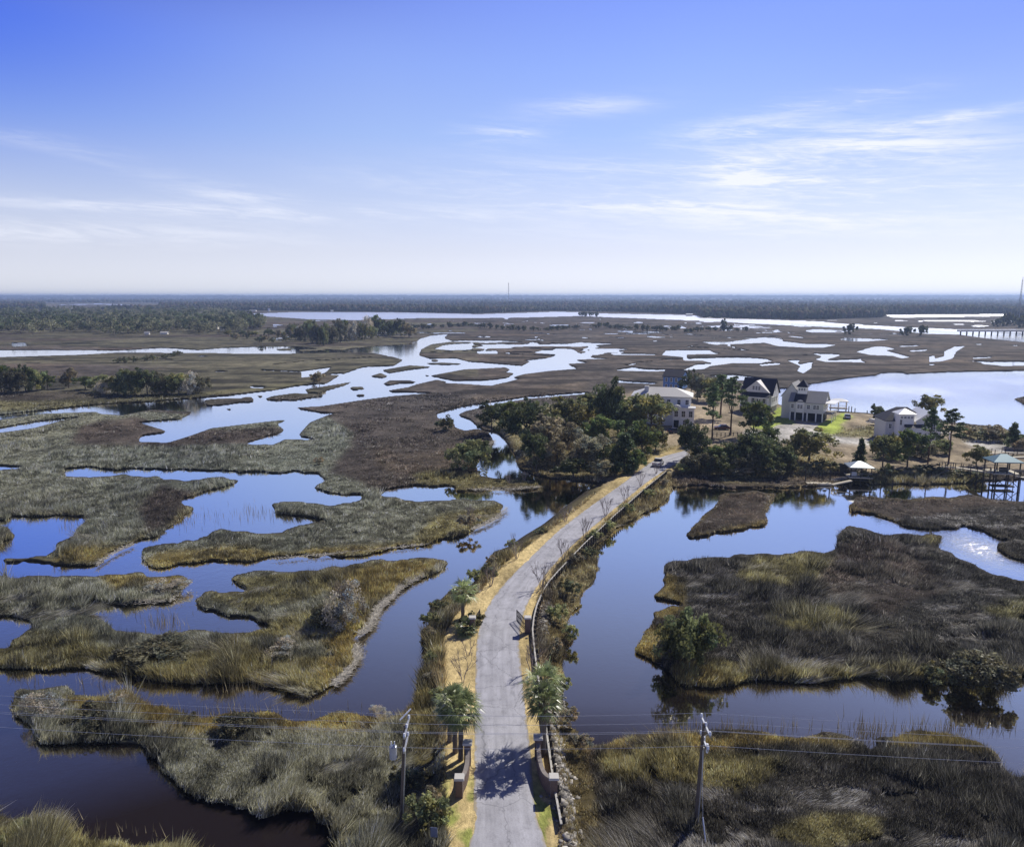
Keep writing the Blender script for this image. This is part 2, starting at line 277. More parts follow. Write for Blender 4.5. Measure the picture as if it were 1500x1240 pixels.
# ------------------------------------------------------------------ raster of the shore lines
RX0, RX1, RY0, RY1 = -300, 1800, 434, 1400
SY = 2                                     # rows per pixel
XS = np.arange(RX0, RX1)+.5; YS = RY0+(np.arange((RY1-RY0)*SY)+.5)/SY
def raster(dst, poly, val):
    p = np.array(poly, float); x0, x1 = int(max(0, p[:, 0].min()-RX0)), int(min(RX1-RX0, p[:, 0].max()-RX0+1))
    y0, y1 = int(max(0, (p[:, 1].min()-RY0)*SY)), int(min(len(YS), (p[:, 1].max()-RY0)*SY+1))
    if x1 <= x0 or y1 <= y0: return
    X = XS[x0:x1][None, :]; Y = YS[y0:y1][:, None]; ins = np.zeros((y1-y0, x1-x0), bool)
    n = len(p)
    for i in range(n):
        ax, ay = p[i]; bx, by = p[(i+1) % n]
        if ay == by: continue
        r0 = max(0, int((min(ay, by)-RY0)*SY)-y0-1); r1 = min(y1-y0, int((max(ay, by)-RY0)*SY)-y0+2)
        if r1 <= r0: continue
        y = Y[r0:r1]; c = ((ay > y) != (by > y)); xi = ax+(y-ay)*(bx-ax)/(by-ay)
        ins[r0:r1] ^= c & (X < xi)
    dst[y0:y1, x0:x1][ins] = val
def blur(a, sx, sy):
    def bx(a, r, ax):
        if r < 1: return a
        k = 2*r+1; pad = [(0, 0), (0, 0)]; pad[ax] = (r+1, r)
        c = np.cumsum(np.pad(a, pad, mode='edge'), axis=ax, dtype=np.float64)
        if ax == 1: return ((c[:, k:]-c[:, :-k])/k).astype(np.float32)
        return ((c[k:]-c[:-k])/k).astype(np.float32)
    for _ in range(2): a = bx(bx(a, sx, 1), sy, 0)
    return a
MASK = np.ones((len(YS), len(XS)), np.float32)
for v_, p_ in SHORE: raster(MASK, p_, v_)
XW, YW = G(XS[None, :], YS[:, None])
tfar = sstep(540, 680, YS)[:, None]
KP = (YW*cp+H*sp)/F_PX                    # metres per pixel
def ragged():
    am = 1.5*sstep(600, 720, YS)[:, None]
    dx = ((fbm(XW/4.2, YW/4.2, 401, 4)-.5)*2*am/KP).astype(int); dy = ((fbm(XW/4.2, YW/4.2, 411, 4)-.5)*1.3*am/KP*SY).astype(int)
    iy = np.clip(np.arange(len(YS))[:, None]+dy, 0, len(YS)-1); ix = np.clip(np.arange(len(XS))[None, :]+dx, 0, len(XS)-1); return MASK[iy, ix]
MASK = ragged()
m1 = blur(MASK, 1, 1); m3 = blur(MASK, 3, 5)
MS = m1*(1-tfar)+m3*tfar
amp = .30*tfar+.07*(1-tfar)
def edge_noise(): return (fbm(XW/3.2, YW/3.2, 5, 4)-.5)*1.9*sstep(560, 760, YS)[:, None]+(fbm(XW/14, YW/14, 9, 3)-.5)*1.2*(1-.6*tfar)
SF = MS-.5+amp*edge_noise()                # >0 land
wet = sstep(464, 474, YS)[:, None]*sstep(575, 545, YS)[:, None]*sstep(330, 470, XS)[None, :]*(1-sstep(930, 980, XS)[None, :]*sstep(540, 556, YS)[:, None])
pond = fbm(XW/70, YW/95, 201, 4); crk = np.abs(fbm(XW/130+.4*fbm(XW/40, YW/40, 207, 2), YW/150, 203, 3)-.5)
SF = np.minimum(SF, np.where((wet > .5) & ((pond > .72) | ((crk < .007) & (fbm(XW/300, YW/300, 205, 2) > .45))), -.35, 1)).astype(np.float32)
UP = np.zeros_like(MASK)
for v_, p_ in UPLAND: raster(UP, p_, v_)
UP = blur(UP, 2, 2)*(1-tfar)+blur(UP, 5, 7)*tfar
EDGE = blur((SF > 0).astype(np.float32), 8, 12)      # ~1 inland, .5 at the shore
def samp(A, x, y):
    i = np.clip(((y-RY0)*SY).astype(int), 0, A.shape[0]-1); j = np.clip((x-RX0).astype(int), 0, A.shape[1]-1)
    return A[i, j]
def bil(A, x, y):
    fy = np.clip((y-RY0)*SY-.5, 0, A.shape[0]-1.001); fx = np.clip(x-RX0-.5, 0, A.shape[1]-1.001)
    i = fy.astype(int); j = fx.astype(int); u = fx-j; v = fy-i
    return (A[i, j]*(1-u)+A[i, j+1]*u)*(1-v)+(A[i+1, j]*(1-u)+A[i+1, j+1]*u)*v
# ------------------------------------------------------------------ what grows where (colour of the plants and the soil)
BROWN, RUSH, GOLD, DARK, DRY, LAWN, SAND, BRUSH, PALE, RUST, OLIVE = range(11)
PALETTE = np.array([(.088,.072,.058), (.180,.184,.132), (.27,.215,.080), (.050,.047,.041), (.52,.41,.20), (.30,.36,.07), (.29,.235,.16), (.235,.20,.105), (.46,.44,.40), (.112,.088,.064), (.205,.185,.088)], np.float32)
ZONE = np.zeros(MASK.shape, np.uint8)
def Z_(c, *p): raster(ZONE, p, c)
Z_(RUSH, (-300,600),(150,600),(300,610),(480,610),(520,640),(480,690),(560,720),(740,720),(740,800),(560,900),(700,1060),(700,1400),(-300,1400))
Z_(BROWN, (100,650),(120,620),(200,610),(250,630),(420,625),(400,650),(250,655)); Z_(BROWN, (200,745),(240,705),(290,720),(270,760),(220,785))
Z_(RUST, (560,690),(540,660),(600,640),(680,610),(722,650),(700,690),(640,695)); Z_(RUST, (600,610),(700,580),(860,558),(860,572),(720,585),(640,603))
Z_(BROWN, (560,640),(640,630),(690,640),(650,660),(570,665))
Z_(OLIVE, (600,700),(650,690),(720,698),(800,705),(790,713),(690,716),(610,708))
Z_(DARK, (880,690),(1000,800),(1900,690),(1900,1400),(830,1400),(880,1086))
Z_(BROWN, (990,790),(1020,764),(1052,736),(1060,715),(1140,715),(1130,770),(1080,778))
Z_(GOLD, (205,822),(230,812),(330,802),(420,806),(520,796),(600,790),(640,795),(560,808),(430,818),(250,832)); Z_(OLIVE, (640,797),(600,790),(640,760),(745,735),(745,745),(690,778))
Z_(OLIVE, (-300,930),(60,925),(130,935),(300,925),(520,900),(530,960),(480,1012),(-300,990)); Z_(GOLD, (470,840),(580,820),(656,820),(600,850),(560,880),(520,960),(480,1005),(470,950),(510,890))
Z_(OLIVE, (300,880),(330,846),(470,836),(510,850),(440,890),(350,895)); Z_(RUSH, (140,935),(250,925),(340,930),(330,962),(240,958),(150,955))
Z_(RUSH, (350,940),(470,935),(500,960),(420,968)); Z_(GOLD, (130,838),(280,840),(275,860),(170,862)); Z_(GOLD, (60,828),(90,812),(170,800),(230,775),(190,800),(140,830),(100,830))
Z_(GOLD, (95,1022),(150,1026),(240,1034),(420,1040),(560,1042),(620,1020),(640,1010),(640,1060),(560,1066),(380,1066),(240,1078),(190,1060),(120,1048))
Z_(OLIVE, (610,1040),(630,880),(700,838),(760,795),(870,715),(900,700),(780,790),(660,890),(640,1000),(640,1240),(610,1240))
Z_(OLIVE, (-300,1185),(60,1200),(200,1230),(330,1250),(330,1400),(-300,1400))
Z_(GOLD, (878,1092),(940,1080),(1030,1072),(1110,1074),(1240,1084),(1240,1096),(1100,1090),(1000,1092),(900,1100)); Z_(GOLD, (1300,1085),(1400,1072),(1440,1082),(1470,1110),(1380,1098),(1305,1100))
Z_(OLIVE, (1120,1210),(1200,1188),(1300,1195),(1280,1235),(1180,1240)); Z_(OLIVE, (880,1110),(1050,1095),(1150,1120),(1100,1150),(920,1150))
Z_(GOLD, (930,960),(935,930),(960,915),(985,925),(975,955),(960,975)); Z_(GOLD, (955,890),(950,870),(972,840),(1000,850),(1000,890),(980,900))
Z_(OLIVE, (975,985),(1060,970),(1200,985),(1500,985),(1500,1005),(975,1010)); Z_(GOLD, (985,990),(1000,975),(1030,985),(1060,1000),(1000,1006))
Z_(OLIVE, (1075,845),(1100,818),(1150,808),(1220,812),(1215,850),(1180,862),(1100,858)); Z_(OLIVE, (1110,910),(1150,888),(1230,890),(1245,925),(1210,938),(1130,925)); Z_(BROWN, (1180,860),(1240,790),(1300,800),(1400,860),(1300,900))
Z_(OLIVE, (1345,800),(1350,784),(1382,786),(1370,802)); Z_(OLIVE, (1440,900),(1500,880),(1560,900),(1500,920)); Z_(GOLD, (1020,790),(1000,786),(1090,768),(1130,764),(1125,770)); Z_(OLIVE, (-300,588),(0,588),(150,585),(300,573),(430,560),(470,556),(430,566),(300,580),(140,594),(0,604),(-300,600))
# the dry land
Z_(SAND, (704,616),(725,604),(860,588),(960,568),(1090,574),(1135,594),(1274,607),(1410,624),(1500,640),(1900,690),(1900,692),(1500,692),(1180,696),(1000,692),(985,700),(905,760),(880,700),(770,690),(742,640))
Z_(BRUSH, (700,616),(725,602),(860,586),(960,580),(975,640),(950,665),(925,690),(880,702),(770,694),(740,640))
Z_(BROWN, (985,712),(1000,694),(1180,694),(1250,690),(1250,712)); Z_(OLIVE, (1040,695),(1100,693),(1130,700),(1060,704)); Z_(BRUSH, (1000,690),(1010,655),(1090,650),(1150,655),(1220,668),(1230,690),(1180,697))
Z_(BRUSH, (1400,626),(1470,628),(1540,650),(1560,672),(1480,655),(1410,648)); Z_(OLIVE, (1250,696),(1440,694),(1440,708),(1250,708))
Z_(BRUSH, (985,690),(905,745),(842,795),(815,860),(802,900),(800,960),(806,1050),(822,1110),(830,1200),(850,1300),(930,1300),(880,1200),(862,1080),(826,1040),(820,963),(845,900),(880,840),(880,790),(985,730))
Z_(LAWN, (1100,626),(1106,618),(1150,600),(1165,622),(1185,628),(1160,632),(1120,630)); Z_(LAWN, (1130,598),(1150,596),(1150,606),(1135,606)); Z_(LAWN, (1186,638),(1200,622),(1235,604),(1250,610),(1236,622),(1222,636))
Z_(OLIVE, (1225,632),(1250,614),(1285,616),(1290,640),(1222,640)); Z_(SAND, (1230,622),(1246,612),(1284,614),(1284,622),(1240,628))
Z_(OLIVE, (930,668),(975,655),(1000,652),(990,664),(945,682),(925,690))
# road verges
Z_(DRY, (622,1400),(650,1240),(648,1165),(650,1090),(648,1000),(645,940),(662,905),(686,882),(706,862),(740,824),(780,794),(830,758),(868,726),(905,698),(935,680),(965,664),(1000,655),(1000,664),(985,688),(960,704),(935,724),(900,752),(865,780),(840,803),(815,832),(795,866),(782,900),(780,940),(785,985),(796,1060),(806,1110),(820,1200),(830,1400))

Z_(PALE, (1090,632),(1180,628),(1230,640),(1290,645),(1320,652),(1300,654),(1220,648),(1160,646),(1090,644)); Z_(PALE, (1110,640),(1140,622),(1200,620),(1190,634),(1160,642))
Z_(PALE, (1410,648),(1460,650),(1500,658),(1480,664),(1430,656)); Z_(SAND, (690,1240),(700,1150),(697,1110),(693,1240))
ZC = PALETTE[ZONE]
for k in range(3):
    c = ZC[:, :, k]
    c = blur(c, 2, 1)*(1-tfar)+blur(c, 5, 7)*tfar
    hard = np.isin(ZONE, (DRY, LAWN, PALE)); ZC[:, :, k] = np.where(hard, blur(ZC[:, :, k].copy(), 1, 1), c)
def plants(x, y, xw, yw):
    """colour of the ground cover at pixel x, y = world xw, yw"""
    wv = (fbm(xw/9, yw/9, 31, 3)-.5)*26*np.clip((y-500)/400, .05, 1)
    wu = (fbm(xw/9, yw/9, 37, 3)-.5)*34*np.clip((y-500)/400, .05, 1)
    z = samp(ZONE, x, y); hard = np.isin(z, (DRY, LAWN, PALE, SAND))
    xs = np.where(hard, x, x+wu); ys = np.where(hard, y, y+wv)
    c = np.stack([samp(ZC[:, :, k], xs, ys) for k in range(3)], -1)
    n1 = fbm(xw/22, yw/22, 3, 4); n2 = fbm(xw/4.5, yw/6, 13, 3); n3 = fbm(xw/70, yw/70, 23, 3)
    lw_ = (z == DRY)*sstep(1100, 1190, y)*sstep(.45, .62, fbm(xw/1.6, yw/2.2, 19, 3))*.75; c = c*(1-lw_[..., None])+np.array([.20, .27, .05])*lw_[..., None]
    c = c*(.62+.76*n2[..., None]); c = c*(.75+.5*n1[..., None])
    warm = (n3-.5)[..., None]*np.array([.28, .08, -.2]); c = c*(1+np.where(hard[..., None], .2, 1)*warm)
    far_ = sstep(640, 560, y)*(1-hard); gm = far_*sstep(.40, .62, fbm(xw/150, yw/70, 305, 4))*(x < 700)*.8; c = c*(1-gm[..., None])+np.array([.115, .108, .066])*gm[..., None]
    c = c*(1-.6*far_*sstep(.50, .66, fbm(xw/34, yw/10, 301, 4)))[..., None]; c = c*(1+.35*far_*sstep(.52, .7, fbm(xw/140, yw/40, 303, 3)))[..., None]
    e = samp(EDGE, x, y); upl = samp(UP, x, y)
    g = sstep(.86, .60, e)*sstep(.40, .62, fbm(xw/11, yw/11, 41, 3))*(upl < .3)*sstep(640, 760, y)*.40
    g = g*np.where(z == DARK, .25, 1.0)
    c = c*(1-g[..., None])+PALETTE[GOLD]*g[..., None]
    return np.clip(c, .004, .9)
FLAT = lambda xw, yw, o=0: sstep(.56-o, .70-o, fbm(xw/7+.3*fbm(xw/3, yw/3, 77, 2), yw/3.2, 71, 3))      # wind-laid patches
# ------------------------------------------------------------------ ground sheet
def build_ground():
    ya = np.concatenate([np.array([436.4, 436.8, 437.3]), np.arange(438, 560, .6), np.arange(560, 700, 1.0), np.arange(700, 1398, 1.8), np.array([1440, 1500, 1600, 1800, 2200.])])
    xa = np.concatenate([np.array([-1500, -1100, -800, -600, -450, -350]), np.arange(-299, 0, 6.), np.arange(0, 1500, 2.2), np.arange(1500, 1799, 6.), np.array([1850, 1950, 2100, 2300, 2600, 3000])])
    X, Y = np.meshgrid(xa, ya)
    s = bil(SF, X, np.clip(Y, RY0, RY1-1)); up = bil(UP, X, np.clip(Y, RY0, RY1-1))
    s = np.where(Y > RY1-1, .4, s); s = np.where((X < RX0+1) | (X > RX1-1), np.where(fbm(X/60, Y/14, 2, 3) > .5, .3, s), s)
    x0, y0 = G(X, Y)
    z = np.where(s > 0, np.clip(s*2.2, 0, .32), np.clip(s*2.4, -.7, 0))
    z = z+np.where(s > .1, (fbm(x0/2.5, y0/2.5, 51, 3)-.5)*.22*sstep(.1, .3, s), 0)
    z = np.maximum(z, z*.2+up)*np.where(s > -.05, 1, 1)
    x1, y1 = G(X, Y, z)
    rg = Y < 437.6; x1 = np.where(rg, x0, x1); y1 = np.where(rg, y0, y1); z = np.where(rg, np.where(Y < 437, 30, 14), z)
    V = np.stack([x1, y1, z], -1).reshape(-1, 3)
    c = plants(np.clip(X, RX0+1, RX1-2), np.clip(Y, RY0, RY1-2), x0, y0)
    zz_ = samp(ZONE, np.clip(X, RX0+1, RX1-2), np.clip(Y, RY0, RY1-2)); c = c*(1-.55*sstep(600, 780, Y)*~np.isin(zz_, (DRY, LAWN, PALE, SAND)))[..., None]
    mud = sstep(.24, .06, s)*(1-sstep(.2, .6, up)); mudc = np.array([.035, .030, .026])
    c = c*(1-mud[..., None]*.85)+mudc*mud[..., None]*.85
    ny, nx = X.shape; i = np.arange(ny*nx).reshape(ny, nx)
    idx = np.stack([i[:-1, :-1], i[1:, :-1], i[1:, 1:], i[:-1, 1:]], -1).reshape(-1)
    m, nt, b, out = nodes('marsh_ground'); N = nt.nodes; L = nt.links
    at = N.new('ShaderNodeAttribute'); at.attribute_name = 'col'
    tc = N.new('ShaderNodeTexCoord'); mp = N.new('ShaderNodeMapping'); mp.inputs['Scale'].default_value = (1, .6, 1); L.new(tc.outputs['Object'], mp.inputs[0])
    n1 = N.new('ShaderNodeTexNoise'); n1.inputs['Scale'].default_value = 1.6; n1.inputs['Detail'].default_value = 9; n1.inputs['Roughness'].default_value = .72; L.new(mp.outputs[0], n1.inputs['Vector'])
    n2 = N.new('ShaderNodeTexNoise'); n2.inputs['Scale'].default_value = .12; n2.inputs['Detail'].default_value = 8; n2.inputs['Roughness'].default_value = .7; L.new(mp.outputs[0], n2.inputs['Vector'])
    mr = N.new('ShaderNodeMapRange'); mr.inputs['From Min'].default_value = .3; mr.inputs['From Max'].default_value = .7; mr.inputs['To Min'].default_value = .55; mr.inputs['To Max'].default_value = 1.45; L.new(n1.outputs['Fac'], mr.inputs['Value'])
    mr2 = N.new('ShaderNodeMapRange'); mr2.inputs['From Min'].default_value = .3; mr2.inputs['From Max'].default_value = .7; mr2.inputs['To Min'].default_value = .4; mr2.inputs['To Max'].default_value = 1.6; L.new(n2.outputs['Fac'], mr2.inputs['Value'])
    mm = N.new('ShaderNodeMath'); mm.operation = 'MULTIPLY'; L.new(mr.outputs[0], mm.inputs[0]); L.new(mr2.outputs[0], mm.inputs[1])
    mx = N.new('ShaderNodeMix'); mx.data_type = 'RGBA'; mx.blend_type = 'MULTIPLY'; mx.inputs['Factor'].default_value = 1
    L.new(at.outputs['Color'], mx.inputs['A']); L.new(mm.outputs[0], mx.inputs['B']); L.new(mx.outputs['Result'], b.inputs['Base Color'])
    b.inputs['Roughness'].default_value = .95; b.inputs['Specular IOR Level'].default_value = .1
    bp = N.new('ShaderNodeBump'); bp.inputs['Strength'].default_value = .7; bp.inputs['Distance'].default_value = .35; L.new(n1.outputs['Fac'], bp.inputs['Height']); L.new(bp.outputs['Normal'], b.inputs['Normal'])
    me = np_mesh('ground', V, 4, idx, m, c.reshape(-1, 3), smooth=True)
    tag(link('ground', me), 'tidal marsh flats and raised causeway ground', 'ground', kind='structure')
build_ground()
# ------------------------------------------------------------------ water
def build_water():
    m, nt, b, out = nodes('creek_water'); N = nt.nodes; L = nt.links
    b.inputs['Base Color'].default_value = (*WATER_C, 1); b.inputs['Roughness'].default_value = .5; b.inputs['Specular IOR Level'].default_value = 0
    gl = N.new('ShaderNodeBsdfGlossy'); c2 = N.new('ShaderNodeValToRGB'); e2 = c2.color_ramp.elements; lw = N.new('ShaderNodeLayerWeight'); lw.inputs['Blend'].default_value = .5
    cr = N.new('ShaderNodeValToRGB'); ce = cr.color_ramp.elements; cr.color_ramp.interpolation = 'LINEAR'
    while len(ce) < len(WATER_F): ce.new(.5)
    for k_, (p_, v_) in enumerate(WATER_F): ce[k_].position = p_; ce[k_].color = (v_, v_, v_, 1)
    L.new(lw.outputs['Facing'], cr.inputs[0])
    while len(e2) < 5: e2.new(.5)
    for k_, (p_, v_) in enumerate(((0, (1, .93, .72)), (.5, (1, .93, .72)), (.67, (1, .91, .68)), (.80, (1, .96, .88)), (.9, (1, 1, 1)))): e2[k_].position = p_; e2[k_].color = (*v_, 1)
    L.new(lw.outputs['Facing'], c2.inputs[0]); L.new(c2.outputs[0], gl.inputs['Color'])
    mxs = N.new('ShaderNodeMixShader'); L.new(cr.outputs[0], mxs.inputs[0]); L.new(b.outputs[0], mxs.inputs[1]); L.new(gl.outputs[0], mxs.inputs[2]); L.new(mxs.outputs[0], out.inputs['Surface'])
    ge = N.new('ShaderNodeNewGeometry')
    def nz(sc, det, st=(1, 1, 1)):
        mp = N.new('ShaderNodeMapping'); mp.inputs['Scale'].default_value = st; L.new(ge.outputs['Position'], mp.inputs[0])
        n = N.new('ShaderNodeTexNoise'); n.inputs['Scale'].default_value = sc; n.inputs['Detail'].default_value = det; n.inputs['Roughness'].default_value = .6; L.new(mp.outputs[0], n.inputs['Vector']); return n.outputs['Fac']
    def m_(op, a, b_=None):
        n = N.new('ShaderNodeMath'); n.operation = op
        for i, v in enumerate((a, b_)):
            if v is None: continue
            if isinstance(v, (int, float)): n.inputs[i].default_value = v
            else: L.new(v, n.inputs[i])
        return n.outputs[0]
    sx = N.new('ShaderNodeSeparateXYZ'); L.new(ge.outputs['Position'], sx.inputs[0])
    # wind-ruffled water: open river, and one patch in the eastern creek
    def blob(px, py, rx, ry):
        q = P(px, py)
        d = m_('ADD', m_('POWER', m_('DIVIDE', m_('SUBTRACT', sx.outputs[0], q.x), rx), 2), m_('POWER', m_('DIVIDE', m_('SUBTRACT', sx.outputs[1], q.y), ry), 2))
        return m_('EXPONENT', m_('MULTIPLY', d, -1))
    patch = m_('ADD', blob(1428, 800, 7, 14), m_('ADD', blob(1430, 562, 110, 45), blob(1240, 575, 60, 40)))
    slick = nz(.02, 4, (1, .35, 1)); sm = N.new('ShaderNodeMapRange'); sm.inputs['From Min'].default_value = .4; sm.inputs['From Max'].default_value = .62; sm.inputs['To Min'].default_value = .15; L.new(slick, sm.inputs['Value'])
    ruf = m_('ADD', m_('MULTIPLY', sm.outputs[0], .06), m_('MULTIPLY', patch, .5))
    hgt = m_('ADD', m_('MULTIPLY', nz(2.2, 3), .7), m_('MULTIPLY', nz(.7, 2), .8))
    bp = N.new('ShaderNodeBump'); bp.inputs['Distance'].default_value = .25; L.new(ruf, bp.inputs['Strength']); L.new(hgt, bp.inputs['Height']); L.new(bp.outputs['Normal'], gl.inputs['Normal'])
    fr = N.new('ShaderNodeMapRange'); fr.inputs['From Min'].default_value = 500; fr.inputs['From Max'].default_value = 1300; fr.inputs['To Max'].default_value = .32; wl = m_('MULTIPLY', sm.outputs[0], .05); L.new(sx.outputs[1], fr.inputs['Value'])
    L.new(m_('ADD', m_('ADD', m_('MULTIPLY', patch, .1), wl), m_('ADD', fr.outputs[0], .015)), gl.inputs['Roughness'])
    far = 10000; mb = MB(); mb.add([(-30000, 10, 0), (30000, 10, 0), (30000, far, 0), (-30000, far, 0)], [(0, 1, 2, 3)])
    tag(mb.build('water', m), 'calm tidal creeks and river between the marsh islands', 'water', kind='structure')
WATER_C = (.016, .012, .013)
WATER_F = [(0, .02), (.36, .02), (.45, .028), (.50, .46), (.60, .80), (.67, .98), (.76, 1), (1, 1)]
build_water()
# ------------------------------------------------------------------ road
RL = [(690,1300),(687,1240),(693.5,1211),(694,1160),(695,1098),(696,1030),(697,969),(700,930),(713,891),(740,853),(780,813),(823,773),(868,739),(913,707),(935,690),(964,671),(1002,660)]
RR = [(815,1300),(800,1237),(784,1182),(780,1140),(777,1098),(770,1040),(763,969),(761,930),(772,886),(797,845),(828,809),(862,777),(902,744),(940,712),(960,698),(985,682),(1016,668)]
def road_mat():
    m, nt, b, out = nodes('worn_asphalt'); N = nt.nodes; L = nt.links
    ge = N.new('ShaderNodeNewGeometry'); uv = N.new('ShaderNodeUVMap')
    def nz(vec, sc, det, st=(1, 1, 1), rough=.6):
        mp = N.new('ShaderNodeMapping'); mp.inputs['Scale'].default_value = st; L.new(vec, mp.inputs[0])
        n = N.new('ShaderNodeTexNoise'); n.inputs['Scale'].default_value = sc; n.inputs['Detail'].default_value = det; n.inputs['Roughness'].default_value = rough; L.new(mp.outputs[0], n.inputs['Vector']); return n.outputs['Fac']
    def rng(v, a, b_, c, d):
        r = N.new('ShaderNodeMapRange'); r.inputs['From Min'].default_value = a; r.inputs['From Max'].default_value = b_; r.inputs['To Min'].default_value = c; r.inputs['To Max'].default_value = d; L.new(v, r.inputs['Value']); return r.outputs[0]
    def mul(a, b_):
        n = N.new('ShaderNodeMath'); n.operation = 'MULTIPLY'; L.new(a, n.inputs[0]); L.new(b_, n.inputs[1]); return n.outputs[0]
    a = rng(nz(ge.outputs['Position'], .5, 6), .3, .7, .84, 1.14); g_ = rng(nz(ge.outputs['Position'], 9, 3), .3, .7, .9, 1.1)
    lane = rng(nz(uv.outputs['UV'], 1, 4, (7, .10, 1)), .3, .7, .78, 1.14)
    vo = N.new('ShaderNodeTexVoronoi'); vo.feature = 'DISTANCE_TO_EDGE'; vo.inputs['Scale'].default_value = .2; vo.inputs['Randomness'].default_value = 1
    wv = N.new('ShaderNodeTexNoise'); wv.inputs['Scale'].default_value = 1.2; wv.inputs['Detail'].default_value = 4; L.new(ge.outputs['Position'], wv.inputs['Vector'])
    vm = N.new('ShaderNodeVectorMath'); vm.operation = 'MULTIPLY_ADD'; L.new(wv.outputs['Color'], vm.inputs[0]); vm.inputs[1].default_value = (1.3, 1.3, 0); L.new(ge.outputs['Position'], vm.inputs[2]); L.new(vm.outputs[0], vo.inputs['Vector'])
    crack = rng(vo.outputs['Distance'], .002, .014, .70, 1.0)
    sx = N.new('ShaderNodeSeparateXYZ'); L.new(uv.outputs['UV'], sx.inputs[0])
    def mth(op, a_, b_): n_ = N.new('ShaderNodeMath'); n_.operation = op; (L.new(a_, n_.inputs[0]) if not isinstance(a_, float) else None); (L.new(b_, n_.inputs[1]) if not isinstance(b_, float) else setattr(n_.inputs[1], 'default_value', b_)); return n_.outputs[0]
    wob = mth('ADD', sx.outputs[1], rng(nz(ge.outputs['Position'], .6, 3), .3, .7, -.25, .25)); joint = rng(mth('FRACT', mth('DIVIDE', wob, 11.3), 0.0), 0, .008, .62, 1.0)
    stain = rng(nz(ge.outputs['Position'], 1.7, 8, (1, .5, 1), .75), .52, .70, 1.0, .70)
    v = mul(mul(mul(a, g_), mul(lane, crack)), mul(joint, stain))
    # edge dust: the verge spills over the border of the carriageway
    d = N.new('ShaderNodeMath'); d.operation = 'ABSOLUTE'; s0 = N.new('ShaderNodeMath'); s0.operation = 'SUBTRACT'; L.new(sx.outputs[0], s0.inputs[0]); s0.inputs[1].default_value = .5; L.new(s0.outputs[0], d.inputs[0])
    ed = N.new('ShaderNodeMath'); ed.operation = 'ADD'; L.new(d.outputs[0], ed.inputs[0]); L.new(rng(nz(ge.outputs['Position'], .9, 5), .3, .7, -.05, .05), ed.inputs[1])
    dust = rng(ed.outputs[0], .46, .50, 0, .8)
    base = N.new('ShaderNodeMix'); base.data_type = 'RGBA'; base.blend_type = 'MULTIPLY'; base.inputs['Factor'].default_value = 1; base.inputs['A'].default_value = (*ROAD_C, 1); L.new(v, base.inputs['B'])
    mx = N.new('ShaderNodeMix'); mx.data_type = 'RGBA'; L.new(dust, mx.inputs['Factor']); L.new(base.outputs['Result'], mx.inputs['A']); mx.inputs['B'].default_value = (.34, .28, .17, 1)
    L.new(mx.outputs['Result'], b.inputs['Base Color']); b.inputs['Roughness'].default_value = .88; b.inputs['Specular IOR Level'].default_value = .25
    return m
ROAD_C = (.395, .392, .42); ROAD_Z = 1.27
def build_road():
    def dense(p, n):
        p = [np.array(q, float) for q in p]; out = []
        for i in range(len(p)-1):
            a = p[max(i-1, 0)]; b = p[i]; c = p[i+1]; d = p[min(i+2, len(p)-1)]
            for k in range(n):
                t = k/n; out.append(.5*((2*b)+(-a+c)*t+(2*a-5*b+4*c-d)*t*t+(-a+3*b-3*c+d)*t**3))
        out.append(p[-1]); return out
    wl = [P(*q, ROAD_Z) for q in RL]; wr = [P(*q, ROAD_Z) for q in RR]
    l = dense(wl, 8); r = dense(wr, 8); n = len(l); nc = 8; vs = []; uvs = []; dist = 0; pm = None
    for i in range(n):
        mid = (l[i]+r[i])/2
        if pm is not None: dist += float(np.linalg.norm(mid-pm))
        pm = mid
        for k in range(nc+1):
            t = k/nc; q = l[i]*(1-t)+r[i]*t; vs.append((q[0], q[1], ROAD_Z+.06*(1-(2*t-1)**2))); uvs.append((t, dist))
        # side skirts
    fs = [(i*(nc+1)+k, i*(nc+1)+k+1, (i+1)*(nc+1)+k+1, (i+1)*(nc+1)+k) for i in range(n-1) for k in range(nc)]
    b0 = len(vs)
    for i in range(n):
        for k in (0, nc):
            x, y, z = vs[i*(nc+1)+k]; vs.append((x, y, z-.3)); uvs.append(uvs[i*(nc+1)+k])
    for i in range(n-1):
        fs.append((i*(nc+1), (i+1)*(nc+1), b0+2*i+2, b0+2*i)); fs.append((i*(nc+1)+nc, b0+2*i+1, b0+2*i+3, (i+1)*(nc+1)+nc))
    me = bpy.data.meshes.new('road'); me.from_pydata(vs, [], fs); me.update()
    ul = me.uv_layers.new(name='UVMap')
    for lp in me.loops: ul.data[lp.index].uv = uvs[lp.vertex_index]
    me.materials.append(road_mat()); tag(link('road', me), 'worn grey asphalt causeway lane crossing the marsh', 'road', kind='structure')
build_road()
